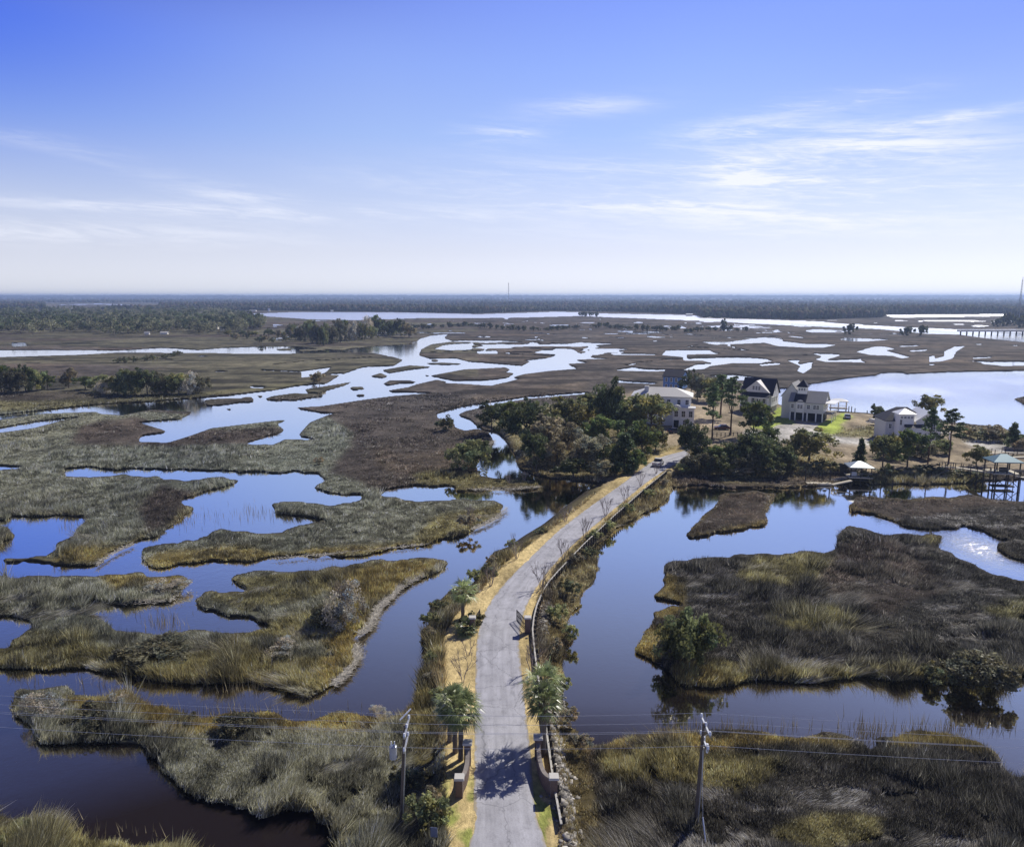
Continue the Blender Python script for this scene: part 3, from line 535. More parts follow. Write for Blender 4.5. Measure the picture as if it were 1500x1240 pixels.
# ------------------------------------------------------------------ marsh grass: one uncountable cover
def build_grass():
    n0 = 1150000
    y = 575+(1330-575)*RNG.random(n0)**.85; x = RNG.uniform(-120, 1620, n0)
    s = samp(SF, x, y); up = samp(UP, x, y); z_ = samp(ZONE, x, y)
    gx, gy = G(x, y); keep = ((s > .03+.10*RNG.random(n0)**2+.26*sstep(.52, .66, fbm(gx/5, gy/5, 421, 3))) | ((s > -.16) & (RNG.random(n0) < .10))) & ~np.isin(z_, (DRY, LAWN, PALE, SAND))
    xr = (y > 655) & False
    x, y, s, up, z_ = [a[keep] for a in (x, y, s, up, z_)]
    zb = np.maximum(np.clip(s*2.2, 0, .3)*.9, up)
    xw, yw = G(x, y, zb)
    k = (yw*cp+(H-zb)*sp)/F_PX                         # metres per pixel here
    tall = fbm(xw/12, yw/12, 61, 3); e = samp(EDGE, x, y)
    clump = sstep(.57, .66, fbm(xw/3.4, yw/3.4, 87, 3))*sstep(680, 800, y)
    h = (.40+.75*sstep(.35, .7, tall))*RNG.uniform(.6, 1.25, len(x))*(1+.75*clump)
    h = h*(.45+1.15*fbm(xw/1.9, yw/1.9, 63, 3)); h = np.where(z_ == GOLD, h*.8, h); h = np.where(z_ == DARK, h*.9, h); h = np.where(z_ == BRUSH, h*.75, h); h = np.where(np.isin(z_, (RUST, BROWN)), h*.6, h)
    fl = np.where(z_ == DARK, FLAT(xw, yw, .09), FLAT(xw, yw))*sstep(.42, .62, fbm(xw/5+yw/9, yw/1.1, 79, 3))*np.where(np.isin(z_, (GOLD, RUST)), .15, 1)*(up < .3)
    fl = fl*np.where(z_ == DARK, 1, .8)
    h = h*(1+.5*fl)
    ok = samp(SF, x, np.clip(y-h*.75/k*cp, RY0, RY1-1)) > -.02-.14*(RNG.random(len(x)) < .1)        # tops stay over the bank they grow on
    ok &= (fbm(xw/1.3, yw/1.7, 67, 3) > .33) | (y < 700)
    x, y, s, up, z_, zb, xw, yw, k, h, fl, e, clump = [a[ok] for a in (x, y, s, up, z_, zb, xw, yw, k, h, fl, e, clump)]
    n = len(x); nb = 5
    c = plants(x, y, xw, yw)
    straw = np.array([.50, .46, .39]); sw = (.85*fl*(RNG.random(n) < .6))[:, None]; c = c*(1-sw)+straw*sw
    c = c*(1-.5*clump[:, None])+np.array([.06, .058, .045])*.5*clump[:, None]
    pale = sstep(.55, .8, RNG.random(n))*.45*(z_ == RUSH)+sstep(.9, .97, RNG.random(n))*.35; c = c*(1-pale[:, None])+np.array([.33, .32, .24])*pale[:, None]
    c = c*np.exp(RNG.normal(-.08, .42, (n, 1)))*GRASS_MUL; c = c*(.55+.9*sstep(.3, .7, fbm(xw/1.7, yw/1.7, 97, 2)))[:, None]
    # the lie of the grass: a slow swirl, stronger where it has been flattened
    th = 2*math.pi*(fbm(xw/26, yw/26, 91, 2)*1.6+.35*fbm(xw/5, yw/5, 93, 2)); ln = np.where(fl > .3, .9+.8*fl, .28)
    lx, ly = np.cos(th)*ln, np.sin(th)*ln*.7
    B = np.repeat(np.arange(n), nb); m = len(B)
    rad = np.maximum(.22, 1.1*k)[B]
    ox = RNG.normal(0, 1, m)*rad*.6; oy = RNG.normal(0, 1, m)*rad*.6
    bx, by, bz = xw[B]+ox, yw[B]+oy, zb[B]-.06
    hb = h[B]*RNG.uniform(.55, 1.15, m); wd = np.maximum(.055, .56*k[B])*RNG.uniform(.7, 1.3, m)
    ya = RNG.uniform(0, 2*math.pi, m); wx, wy = np.cos(ya)*wd, np.sin(ya)*wd*.6
    sx, sy = RNG.normal(0, .28, m), RNG.normal(0, .28, m)
    tx, ty, tz = bx+hb*(lx[B]+sx), by+hb*(ly[B]+sy), bz+hb*(1-.62*np.minimum(fl[B]*1.3, 1))
    V = np.empty((m, 3, 3), np.float32); V[:, 0] = np.stack([bx-wx, by-wy, bz], 1); V[:, 1] = np.stack([bx+wx, by+wy, bz], 1); V[:, 2] = np.stack([tx, ty, tz], 1)
    cc = np.repeat(c[B]*np.exp(RNG.normal(-.06, .42, (m, 1))), 3, 0); dead = np.repeat(RNG.random(m) < .10, 3); cc[dead] = cc[dead]*.4+np.array([.34, .32, .26])*.6
    me = np_mesh('marsh_grass', V.reshape(-1, 3), 3, np.arange(m*3), leafmat('grass_blades', .45, .7, 1.0, .15), np.clip(cc, .004, .8))
    tag(link('marsh_grass', me), 'winter cordgrass and rush covering the marsh islands in grey green, brown and gold', 'grass', kind='stuff')
    print('grass blades', m)
GRASS_MUL = 1.75
build_grass()
# ------------------------------------------------------------------ plants with leaves: shared crowns
LEAF_MUL = 2.5
LEAF = leafmat('tree_leaves', .45, .5, LEAF_MUL); BARK = mat('grey_bark', (.10, .08, .065), .9, var=.3, scale=6); PINEBARK = mat('pine_bark', (.09, .055, .04), .9, var=.3, scale=6)
BARE = mat('bare_twigs', (.30, .25, .22), .9, var=.2)
def leaf_cloud(cen, rad, per, size, cols, rng, flat=.75, up=.0):
    """cluster centres (n,3) -> leaf-sized quads"""
    n = len(cen); m = n*per; B = np.repeat(np.arange(n), per)
    d = rng.normal(0, 1, (m, 3)); d /= np.linalg.norm(d, axis=1)[:, None]; r = rng.random(m)**.4
    p = cen[B]+d*(r*rad[B])[:, None]*np.array([1, 1, flat])
    a = rng.normal(0, 1, (m, 3)); a[:, 2] += up; a /= np.linalg.norm(a, axis=1)[:, None]
    t = np.cross(a, rng.normal(0, 1, (m, 3))); t /= np.linalg.norm(t, axis=1)[:, None]; b = np.cross(a, t)
    s = size*rng.uniform(.6, 1.3, m)[:, None]
    V = np.stack([p-t*s-b*s*.55, p+t*s-b*s*.55, p+t*s+b*s*.55, p-t*s+b*s*.55], 1)
    c = cols[B]*rng.uniform(.65, 1.4, (m, 1)); return V.reshape(-1, 3), np.repeat(c, 4, 0)
def oak_crown(seed, w=9, h=7, base=2.0, n=70, per=55, col=(.055, .060, .022), size=.22, hue=.13):
    """a broad crown about w wide, from base to base+h"""
    rng = np.random.default_rng(seed); c = []
    lobes = [(rng.uniform(-.30, .30)*w, rng.uniform(-.30, .30)*w, rng.uniform(.35, .78), rng.uniform(.22, .36)*w) for _ in range(8)]
    while len(c) < n:
        lx, ly, lz, lr = lobes[rng.integers(len(lobes))]
        d = rng.normal(0, 1, 3); d /= np.linalg.norm(d); d[2] = abs(d[2])*.9-.15 if rng.random() < .75 else d[2]
        q = np.array([lx, ly, base+lz*h*.75])+d*lr*rng.uniform(.7, 1.0)*np.array([1, 1, .75])
        if q[2] < base-.2: continue
        c.append(q)
    c = np.array(c); c[:, 2] = base+(c[:, 2]-c[:, 2].min())/(c[:, 2].max()-c[:, 2].min())*(h-.6)+.2
    rad = rng.uniform(.07, .14, n)*w; cols = np.array(col)[None]*rng.uniform(.6, 1.6, (n, 1))*(1+hue*rng.normal(0, 1, (n, 1))*np.array([[1, .3, -.6]]))
    V, C = leaf_cloud(c, rad, per, size, np.clip(cols, .006, .6), rng); return np_mesh('crown', V, 4, np.arange(len(V)), LEAF, np.clip(C, .004, .7))
def pine_crown(seed, h=15, w=6, start=.5, n=60, per=48, col=(.050, .068, .030), size=.18):
    rng = np.random.default_rng(seed); c = []; r = []
    for i in range(n):
        t = rng.random()**.8; z = h*(start+(1-start)*t); rr = w/2*(1-.75*t)*rng.uniform(.2, 1.05); a = rng.uniform(0, 6.283)
        c.append((rr*math.cos(a), rr*math.sin(a), z+rng.normal(0, .3))); r.append(rng.uniform(.5, .95)*(1.2-.5*t))
    cols = np.array(col)[None]*rng.uniform(.6, 1.6, (n, 1)); V, C = leaf_cloud(np.array(c), np.array(r), per, size, cols, rng, .55, .6)
    return np_mesh('crown', V, 4, np.arange(len(V)), LEAF, np.clip(C, .004, .7))
def cedar_crown(seed, h=8, w=4.5, n=60, per=50, col=(.040, .052, .026), size=.17):
    rng = np.random.default_rng(seed); c = []; r = []
    for i in range(n):
        t = rng.random()**1.25; rr = w/2*(1-t)**.7*rng.uniform(.35, 1.0); a = rng.uniform(0, 6.283)
        c.append((rr*math.cos(a), rr*math.sin(a), .4+(h-.9)*t)); r.append(rng.uniform(.45, .8))
    cols = np.array(col)[None]*rng.uniform(.6, 1.6, (n, 1)); V, C = leaf_cloud(np.array(c), np.array(r), per, size, cols, rng, 1.1)
    return np_mesh('crown', V, 4, np.arange(len(V)), LEAF, np.clip(C, .004, .7))
def trunk_mesh(seed, h, r, limbs=6, spread=3, top=.55, m=None, lean=.1):
    rng = random.Random(seed); b = MB(); pts = []; x = y = 0
    for i in range(6):
        t = i/5; pts.append((x, y, h*top*t-.3*(i == 0))); x += rng.uniform(-1, 1)*lean*h*.1; y += rng.uniform(-1, 1)*lean*h*.1
    b.tube(pts, [r*(1.25-.75*i/5) for i in range(6)], 8)
    for k in range(limbs):
        a = 6.283*k/limbs+rng.uniform(-.4, .4); i = rng.choice((2, 3, 4, 5)); s = Vector(pts[i]); L_n = spread*rng.uniform(.6, 1.0)
        e = s+Vector((math.cos(a)*L_n, math.sin(a)*L_n, (h-s.z)*rng.uniform(.3, .75))); mid = (s+e)/2+Vector((0, 0, -.12*L_n))
        b.tube([s, mid, e], [r*.5, r*.32, r*.1], 5)
        for q in range(2):
            f = e+Vector((rng.uniform(-1, 1), rng.uniform(-1, 1), rng.uniform(.1, 1)))*spread*.35; b.tube([mid.lerp(e, .6), f], [r*.2, r*.05], 4)
    me = bpy.data.meshes.new('trunk'); me.from_pydata(b.v, [], b.f); me.update(); me.materials.append(m or BARK); return me
def twig_tree(seed, h=4, stems=4, depth=3, spread=.5, r0=.05):
    """bare branching: returns (stem MB, branch MB)"""
    rng = random.Random(seed); a_, b_ = MB(), MB()
    def grow(p, d, L_n, r, lev):
        q = p+d*L_n*.5+Vector((rng.uniform(-1, 1), rng.uniform(-1, 1), 0))*L_n*.06; e = p+d*L_n
        (a_ if lev == 0 else b_).tube([p, q, e], [r, r*.8, r*.6], 5 if lev == 0 else 3, cap=False)
        if lev >= depth: return
        for k in range(3 if lev < 2 else 4):
            nd = (d+Vector((rng.uniform(-1, 1), rng.uniform(-1, 1), rng.uniform(-.1, .7)))*spread).normalized()
            grow(p.lerp(e, rng.uniform(.6, 1)), nd, L_n*rng.uniform(.5, .72), r*.55, lev+1)
    for k in range(stems):
        an = 6.283*k/stems+rng.uniform(-.5, .5); d = Vector((math.cos(an)*.28, math.sin(an)*.28, 1)).normalized()
        grow(Vector((math.cos(an)*.06*stems/3, math.sin(an)*.06*stems/3, -.15)), d, h*.42*rng.uniform(.85, 1.1), r0, 0)
    return a_, b_
OAKS = [oak_crown(s, 9, 7, 1.6, 75, 60, col=c) for s, c in ((1, (.050, .062, .020)), (2, (.075, .072, .028)), (3, (.036, .044, .020)), (4, (.088, .090, .036)))]
OAKT = [trunk_mesh(s, 8, .28, 7, 3.2) for s in (1, 2)]
GREY = [oak_crown(21, 8, 7, 1.0, 70, 60, col=(.105, .092, .058), size=.2, hue=.1), oak_crown(22, 8, 7, 1.0, 70, 60, col=(.090, .088, .060), size=.18, hue=.1)]
PINES = [pine_crown(s, 15, w_, st) for s, w_, st in ((5, 6, .45), (6, 7, .55), (7, 5, .35))]; PINET = [trunk_mesh(s, 15, .22, 7, 1.8, .92, PINEBARK, .05) for s in (5, 6)]
CEDARS = [cedar_crown(s, 8, w_, col=c) for s, w_, c in ((8, 4.6, (.034, .046, .022)), (9, 3.8, (.044, .056, .026)))]; CEDT = [trunk_mesh(8, 7, .16, 4, .8, .8)]
SHRUBS = [oak_crown(s, 4, 2.4, .2, 34, 46, col=c, size=.13) for s, c in ((31, (.12, .122, .055)), (32, (.072, .072, .038)), (33, (.125, .110, .075)))]; BUSH = [oak_crown(61+s, 8, 5, .1, 60 if s == 2 else 90, 62, col=c, size=.13 if s == 2 else .17, hue=.12) for s, c in enumerate(((.055, .060, .026), (.050, .048, .030), (.15, .14, .115), (.085, .092, .042)))]
SHT = [trunk_mesh(31, 1.8, .06, 6, 1.0, .4)]
KIND = {'oak': (OAKS, OAKT, 9.0, 8.6), 'grey': (GREY, OAKT, 8.0, 8.0), 'pine': (PINES, PINET, 6.5, 15.2), 'cedar': (CEDARS, CEDT, 4.8, 8.2), 'shrub': (SHRUBS, SHT, 4.2, 2.8), 'bush': (BUSH, SHT, 8.2, 5.2)}
TN = [0]
def tree(kind, x, yb, hpx, wpx, label, group=None, var=None, name=None, z=1.15, cat='tree'):
    """a tree whose foot the photograph shows at (x, yb), hpx tall and wpx wide there"""
    cr, tr, w0, h0 = KIND[kind]; q = P(x, yb, z); s = mpp(x, yb, z); TN[0] += 1; i = TN[0]
    th = hpx*s/cp; sx = wpx*s/w0; sz = th/h0
    t = thing(name or {'oak': 'oak_tree', 'grey': 'grey_oak_tree', 'pine': 'pine_tree', 'cedar': 'cedar_tree', 'shrub': 'shrub', 'bush': 'bush'}[kind], label, cat, q, (i*2.4) % 6.28, group)
    c = link('crown', cr[(i if var is None else var) % len(cr)], t, s=(sx, sx, sz)); link('trunk', tr[i % len(tr)], t, s=(sx*.7, sx*.7, sz)); return t
# ------------------------------------------------------------------ trees of the grove and the gardens
g1 = 'trees of the dense grove left of the road'
for a in (('oak', 885, 640, 88, 52, 'tallest dark evergreen tree standing above the dense grove', 2), ('oak', 720, 634, 46, 48, 'dark round tree at the creek end of the grove', 2),
          ('oak', 771, 655, 68, 62, 'black green oak reaching the still pool below the grove', 2), ('oak', 822, 640, 58, 70, 'olive crowned oak at the back of the grove', 1),
          ('grey', 815, 672, 66, 80, 'broad grey green oak in the front middle of the grove', 0), ('grey', 806, 690, 50, 48, 'small grey mossy tree at the pool edge of the grove', 0),
          ('grey', 866, 691, 56, 62, 'grey brown oak in the front of the grove above the causeway', 1), ('cedar', 915, 690, 58, 54, 'dark cone shaped cedar beside the causeway bend', 0),
          ('oak', 954, 640, 62, 78, 'wide sunlit olive oak in front of the white house', 3), ('oak', 940, 672, 56, 56, 'green oak just left of the pale car on the road', 0),
          ('oak', 840, 698, 30, 50, 'low dark tree overhanging the water under the grove', 2)): tree(*a[:5], a[5], g1, a[6])
for i, (k, x, y, hh, ww, v) in enumerate((('oak', 745, 628, 40, 42, 0), ('oak', 785, 630, 48, 50, 2), ('oak', 850, 628, 44, 54, 1), ('oak', 905, 640, 52, 52, 0), ('oak', 882, 662, 54, 56, 0), ('oak', 925, 640, 50, 50, 3), ('oak', 786, 688, 60, 48, 2), ('grey', 845, 692, 40, 46, 0),
           ('oak', 893, 690, 44, 44, 2), ('grey', 880, 700, 26, 40, 1), ('oak', 930, 690, 32, 34, 0), ('oak', 960, 660, 36, 36, 1), ('oak', 805, 655, 56, 56, 1), ('oak', 868, 612, 36, 44, 3))):
    tree(k, x, y, hh, ww, 'evergreen tree packed inside the dense grove left of the road', g1, v)
g2 = 'trees around the houses'
for a in (('oak', 1018, 678, 64, 46, 'dark oak where the causeway road ends', 2), ('pine', 1043, 645, 82, 40, 'tall slim pine with a bare trunk right of the white house', 0), ('pine', 1055, 612, 62, 48, 'pine set back behind the first slim pine', 1),
          ('pine', 1070, 638, 84, 46, 'leaning pine left of the dark roofed house', 1), ('oak', 1103, 642, 54, 54, 'dark green oak in front of the dark roofed house', 0), ('oak', 1110, 686, 56, 58, 'tall black green oak in the thicket by the creek', 2),
          ('oak', 1185, 678, 52, 70, 'round single oak on a clear trunk before the grey house', 1), ('oak', 1012, 584, 42, 38, 'dark tree beside the blue house', 2), ('grey', 1022, 586, 38, 26, 'bare grey tree beside the dark tree near the blue house', 1),
          ('oak', 1046, 588, 34, 40, 'olive tree left behind the dark roofed house', 3), ('oak', 1285, 616, 24, 24, 'small round dark tree left of the white tower house', 2), ('oak', 1363, 608, 30, 42, 'low spreading tree behind the white tower house', 1),
          ('pine', 1359, 680, 82, 36, 'slim pine with a black trunk before the white tower house', 0), ('pine', 1389, 680, 80, 46, 'rightmost tall pine in the yard of the white tower house', 1),
          ('cedar', 1259, 684, 44, 28, 'small dark cedar left of the open yard trees', 1), ('oak', 1292, 690, 54, 46, 'thin many stemmed oak in the open yard', 3), ('oak', 1329, 684, 56, 46, 'upright oak hiding the foot of the white tower house', 0),
          ('oak', 1430, 682, 30, 34, 'small leafy tree beside the wooden boardwalk', 1), ('cedar', 1484, 656, 38, 34, 'dark cedar near the right bank', 1)): tree(*a[:5], a[5], g2, a[6])
for (x, y, hh, ww, v, lab) in ((1308, 672, 24, 44, 0, 'dark hedge bush at the foot of the white tower house, left end'), (1347, 670, 26, 44, 1, 'dark hedge bush right of the tower house front'), (1372, 664, 22, 34, 3, 'olive bush behind the two tall pines')):
    tree('bush', x, y, hh, ww, lab, None, v, cat='bush')
for (k, x, y, hh, ww, v) in (('oak', 1070, 686, 44, 46, 2), ('oak', 1090, 688, 40, 44, 2), ('oak', 1050, 686, 34, 40, 0), ('oak', 1135, 688, 42, 46, 2), ('oak', 1030, 684, 34, 36, 2), ('oak', 1120, 664, 40, 40, 0)):
    tree(k, x, y, hh, ww, 'dark oak in the thicket between road end and creek', 'trees of the creek thicket', v)
for (x, y, hh, ww, v) in ((1012, 690, 24, 36, 1), (1034, 690, 28, 40, 1), (1058, 690, 30, 42, 0), (1080, 691, 28, 40, 1), (1102, 691, 30, 42, 1), (1126, 691, 28, 40, 0), (1148, 689, 24, 36, 1)):
    tree('bush', x, y, hh, ww, 'black green undergrowth bush filling the creek thicket', 'undergrowth of the creek thicket', v, cat='bush')
for (x, y, hh, ww, v) in ((1160, 688, 16, 34, 1), (1195, 688, 18, 36, 1), (1215, 688, 14, 28, 0), (1005, 692, 14, 30, 0), (1040, 692, 14, 34, 1), (1085, 694, 12, 36, 2), (1130, 694, 14, 40, 1)):
    tree('shrub', x, y, hh, ww, 'dark shrub on the creek bank under the thicket', 'shrubs on the creek bank', v, cat='shrub')
for (x, y, hh, ww, v) in ((1420, 640, 18, 36, 2), (1440, 645, 20, 40, 1), (1462, 648, 22, 36, 2), (1480, 650, 18, 34, 0), (1410, 632, 14, 30, 1), (1498, 660, 20, 40, 2), (1450, 634, 14, 36, 2)):
    tree('shrub', x, y, hh, ww, 'brown shrub in the scrub along the river bank', 'shrubs along the river bank', v, cat='shrub')
for (x, y, hh, ww, v) in ((1345, 692, 14, 40, 1), (1375, 694, 14, 44, 1), (1405, 696, 12, 36, 1), (1300, 696, 14, 36, 1), (1270, 700, 14, 30, 1), (1430, 698, 12, 36, 1)):
    tree('shrub', x, y, hh, ww, 'low black shrub along the shaded creek edge', 'shrubs at the shaded creek edge', v, cat='shrub', z=.8)
# marsh islands: single bushes one can tell apart
for a in (('bush', 1012, 978, 88, 88, 'big dark evergreen bush on the corner of the large marsh island', 0), ('shrub', 975, 965, 40, 46, 'grey shrub at the left foot of the big evergreen bush', 2),
          ('bush', 1425, 1002, 50, 98, 'wide dark bush at the water edge on the right of the large island', 1), ('shrub', 1375, 1000, 30, 50, 'low dark shrub left of the wide bush', 1),
          ('bush', 503, 915, 62, 70, 'large grey bush on the golden island point', 2), ('bush', 472, 918, 34, 46, 'black bush at the left foot of the large grey bush', 1),
          ('bush', 683, 690, 44, 66, 'rounded grey green bush beside the still pool', 3), ('shrub', 650, 630, 26, 34, 'dark bush on the creek bend', 1),
          ('shrub', 468, 562, 20, 34, 'bare thicket on the bank of the wide channel', 2), ('shrub', 465, 680, 12, 20, 'tiny grey shrub in the middle marsh', 2), ('shrub', 688, 772, 22, 36, 'thin bare shrub near the reed island tip', 2),
          ('shrub', 612, 1218, 58, 76, 'grey green shrub in front of the left utility pole', 0), ('shrub', 632, 1195, 44, 50, 'brown shrub beside the grassy verge', 2), ('shrub', 688, 925, 30, 44, 'black green hedge clump beside the left gate pillar', 1),
          ('shrub', 600, 1150, 34, 50, 'dark shrub in the shade by the left utility pole', 1)):
    tree(*a[:5], a[5], None, a[6], cat='bush', name='bush', z=.3 if a[1] not in (612, 632, 688) else 1.1)
for (x, y, hh, ww, v) in ((634, 912, 20, 30, 0), (632, 935, 20, 30, 2), (636, 975, 22, 30, 0), (632, 1000, 20, 30, 2), (640, 1030, 24, 32, 0), (700, 850, 20, 26, 0), (722, 830, 20, 26, 2), (752, 805, 16, 24, 0), (790, 783, 14, 22, 1), (718, 846, 24, 30, 1), (640, 892, 20, 30, 1)):
    tree('shrub', x, y, hh, ww, 'brown green shrub on the left causeway bank', 'shrubs on the left causeway bank', v, cat='shrub', z=.7)
for (x, y, hh, ww, v) in ((845, 830, 24, 34, 2), (838, 868, 26, 34, 1), (822, 905, 26, 34, 0), (830, 935, 24, 30, 0), (812, 955, 22, 30, 2), (870, 790, 18, 26, 0), (915, 752, 16, 24, 0), (955, 728, 14, 22, 0), (975, 712, 14, 22, 2), (830, 1060, 28, 36, 2), (850, 1100, 30, 40, 2), (815, 1010, 26, 34, 0), (862, 815, 20, 30, 1), (890, 775, 16, 24, 0)):
    tree('shrub', x, y, hh, ww, 'brown green shrub on the rocky right causeway bank', 'shrubs on the right causeway bank', v, cat='shrub', z=.6)
for i, (x, y, hh, ww) in enumerate(((150, 1058, 24, 84), (345, 1070, 26, 62), (268, 1066, 20, 40), (235, 962, 22, 112), (62, 1052, 36, 62), (178, 1040, 30, 44), (410, 958, 18, 60), (408, 972, 14, 26), (245, 862, 14, 70), (555, 1052, 16, 36), (30, 1235, 30, 70))):  # dark ones carry the shadow side of tall grey clumps as their colour
    tree('bush', x, y, hh, ww, ('long rush clump painted dark like its shaded side at the left end of the near island', 'rush clump painted dark like its shaded side in the middle of the near island', 'small rush clump painted dark like its shaded side left of the middle one', 'long low rush clump painted dark like its shaded side across the golden island', 'pale rush tuft on the tip of the near island', 'pale feathery rush tuft behind the long dark clump', 'grey rush clump below the large grey bush', 'tiny rush clump painted dark like its shaded side below the grey one', 'low rush clump on the thin island arm', 'small rush clump near the channel bend', 'pale green shrub in the bottom left corner')[i], None, (1, 1, 1, 1, 2, 2, 2, 1, 2, 2, 3)[i], z=.25, name='rush_clump', cat='reeds')
# wooded hummocks in the left marsh
for i, (x, y, hh, ww) in enumerate(((2, 573, 38, 34), (20, 575, 36, 36), (38, 573, 40, 34), (55, 572, 34, 30), (70, 570, 26, 24), (-15, 575, 38, 36))):
    tree('bush' if i % 2 else 'oak', x, y, hh, ww*1.1, 'dark oak of the hummock at the left edge of the marsh', 'oaks on the left edge hummock', i % 4, z=.5, name='oak_tree', cat='tree')
for i, (x, y, hh, ww) in enumerate(((125, 570, 20, 24), (142, 573, 26, 26), (156, 575, 24, 26), (172, 576, 28, 28), (186, 577, 30, 28), (199, 577, 40, 32), (216, 578, 44, 30), (230, 577, 36, 30), (246, 577, 30, 28), (262, 577, 32, 26), (277, 576, 34, 28), (290, 575, 28, 26))):
    tree('bush' if i % 3 else 'oak', x, y, hh*.92, ww*1.25, 'oak in the long tree hummock on the left marsh', 'oaks on the long left hummock', (i*3) % 4, z=.5, name='oak_tree', cat='tree')
tree('grey', 101, 568, 30, 24, 'lone thin tree between the two left hummocks', None, 0, z=.4)
for i, (x, y, hh, ww) in enumerate(((172, 531, 9, 16), (184, 531, 10, 16), (198, 530, 10, 15), (212, 529, 10, 15), (226, 527, 9, 14), (240, 525, 8, 14), (254, 522, 8, 14), (263, 519, 7, 12))):
    tree('shrub', x, y, hh, ww, 'far shrub in the short row on the left marsh', 'row of far shrubs on the left marsh', 1, cat='shrub', z=.3)
r_ = random.Random(4)
for i in range(30):
    x = 428+i*5.9; y = 500+6*math.sin(i*.21)-abs(i-15)*.25+r_.uniform(-5, 2); hh = r_.uniform(18, 34)*(1-.012*max(0, i-18)**1.3)
    tree(r_.choice(('oak', 'bush', 'bush', 'grey')) if i not in (7, 16) else 'pine', x, y, max(12, hh), r_.uniform(16, 24), 'tree in the far island wood beyond the wide channel', 'trees of the far island wood', None, z=.5, name='marsh_tree')
for i in range(16):
    tree('shrub' if i % 3 else 'oak', 335+i*6.5, 497+r_.uniform(-8, 5), r_.uniform(7, 15), r_.uniform(10, 16), 'scattered small tree between the left wood and the island wood', 'scattered small trees of the far marsh', None, z=.4)
# small trees along the far dike: each too small to show parts
SMALL = [oak_crown(50+s, 8, 5.5, .3, 26, 34, col=(.040, .044, .024), size=.42) for s in range(3)]
def small(x, y, hp, wp, label, group):
    q = P(x, y, .4); s = mpp(x, y, .4); o = link('small_tree', SMALL[int(x) % 3], None, q, x % 6, (wp*s/8, wp*s/8, hp*s/5.8)); tag(o, label, 'tree', group)
for i in range(62):
    x = 548+i*8.9+r_.uniform(-3, 3); y = 482+2.2*math.sin(i*.3)+(x-600)/900*8*(x > 1000)-(2 if x < 700 else 0); h_ = r_.uniform(4, 8.5)
    if x > 850 and x < 870: continue
    small(x, y, h_, r_.uniform(9, 15), 'small dark tree in the far line along the marsh dike', 'trees along the far marsh dike')
for (x, y, hp, wp, lab) in ((1059, 484, 17, 14, 'tall lone tree rising from the far dike line'), (1246, 489, 15, 19, 'taller tree in the dike line left of the bridge'), (1330, 491, 13, 20, 'rounded tree in the dike line nearest the bridge'), (1352, 491, 15, 18, 'last tree of the dike line before the bridge')):
    small(x, y, hp, wp, lab, 'trees along the far marsh dike')
for i, x in enumerate((851, 858, 866, 873)): small(x, 463.5, 7, 10, 'tree on the tiny islet in the far river', 'trees on the river islet')
for i in range(9): small(1462+i*8, 478+r_.uniform(-2, 2), r_.uniform(12, 19), 16, 'tree on the wooded point below the right mast', 'trees on the right point')
# ------------------------------------------------------------------ woods on the skyline and the left: masses
def lump_wood(name, label, P_, hgt, wid, col, sub, mt):
    n = len(P_); t = (1+5**.5)/2
    ico = np.array([(-1, t, 0), (1, t, 0), (-1, -t, 0), (1, -t, 0), (0, -1, t), (0, 1, t), (0, -1, -t), (0, 1, -t), (t, 0, -1), (t, 0, 1), (-t, 0, -1), (-t, 0, 1)], float); ico /= np.linalg.norm(ico[0])
    F = [(0, 11, 5), (0, 5, 1), (0, 1, 7), (0, 7, 10), (0, 10, 11), (1, 5, 9), (5, 11, 4), (11, 10, 2), (10, 7, 6), (7, 1, 8), (3, 9, 4), (3, 4, 2), (3, 2, 6), (3, 6, 8), (3, 8, 9), (4, 9, 5), (2, 4, 11), (6, 2, 10), (8, 6, 7), (9, 8, 1)]
    if sub:
        ed = {}; V = list(ico); F2 = []
        def mid(a, b):
            k = (min(a, b), max(a, b))
            if k not in ed: m = V[a]+V[b]; V.append(m/np.linalg.norm(m)); ed[k] = len(V)-1
            return ed[k]
        for a, b, c in F: ab, bc, ca = mid(a, b), mid(b, c), mid(c, a); F2 += [(a, ab, ca), (ab, b, bc), (ca, bc, c), (ab, bc, ca)]
        ico = np.array(V); F = F2
    F = np.array(F); k = len(ico); J = RNG.uniform(.62, 1.28, (n, k, 1))
    V = ico[None]*J*np.stack([wid/2, wid/2, hgt/2], 1)[:, None, :]; V[:, :, 2] += (hgt*.5)[:, None]; V += P_[:, None, :]
    idx = (F[None]+np.arange(n)[:, None, None]*k).reshape(-1); C = np.repeat(col, k, 0)*RNG.uniform(.75, 1.25, (n*k, 1))
    me = np_mesh(name, V.reshape(-1, 3), 3, idx, mt, np.clip(C, .004, .6)); tag(link(name, me), label, 'wood', kind='stuff')
WOOD = leafmat('far_wood', .1, .9, 1.0, .05)
bx = [-400, 0, 385, 560, 700, 810, 950, 1020, 1030, 1100, 1200, 1290, 1300, 1480, 1500, 1900]; by = [452, 452, 455, 457, 459, 455, 458, 460.5, 465.5, 467, 468, 465, 460.6, 459.6, 470, 472]
nn = 26000; x = RNG.uniform(-400, 1900, nn); b = np.interp(x, bx, by); t = RNG.random(nn)
yy = b-(b-436.9)*np.where(RNG.random(nn) < .18, t*.06, t); k_ = ~((x > 66) & (x < 234) & (yy > 443.5) & (yy < 453)) & (yy > 437.2); x, yy = x[k_], yy[k_]; nn = len(x); xw, yw = G(x, yy); k = yw/F_PX
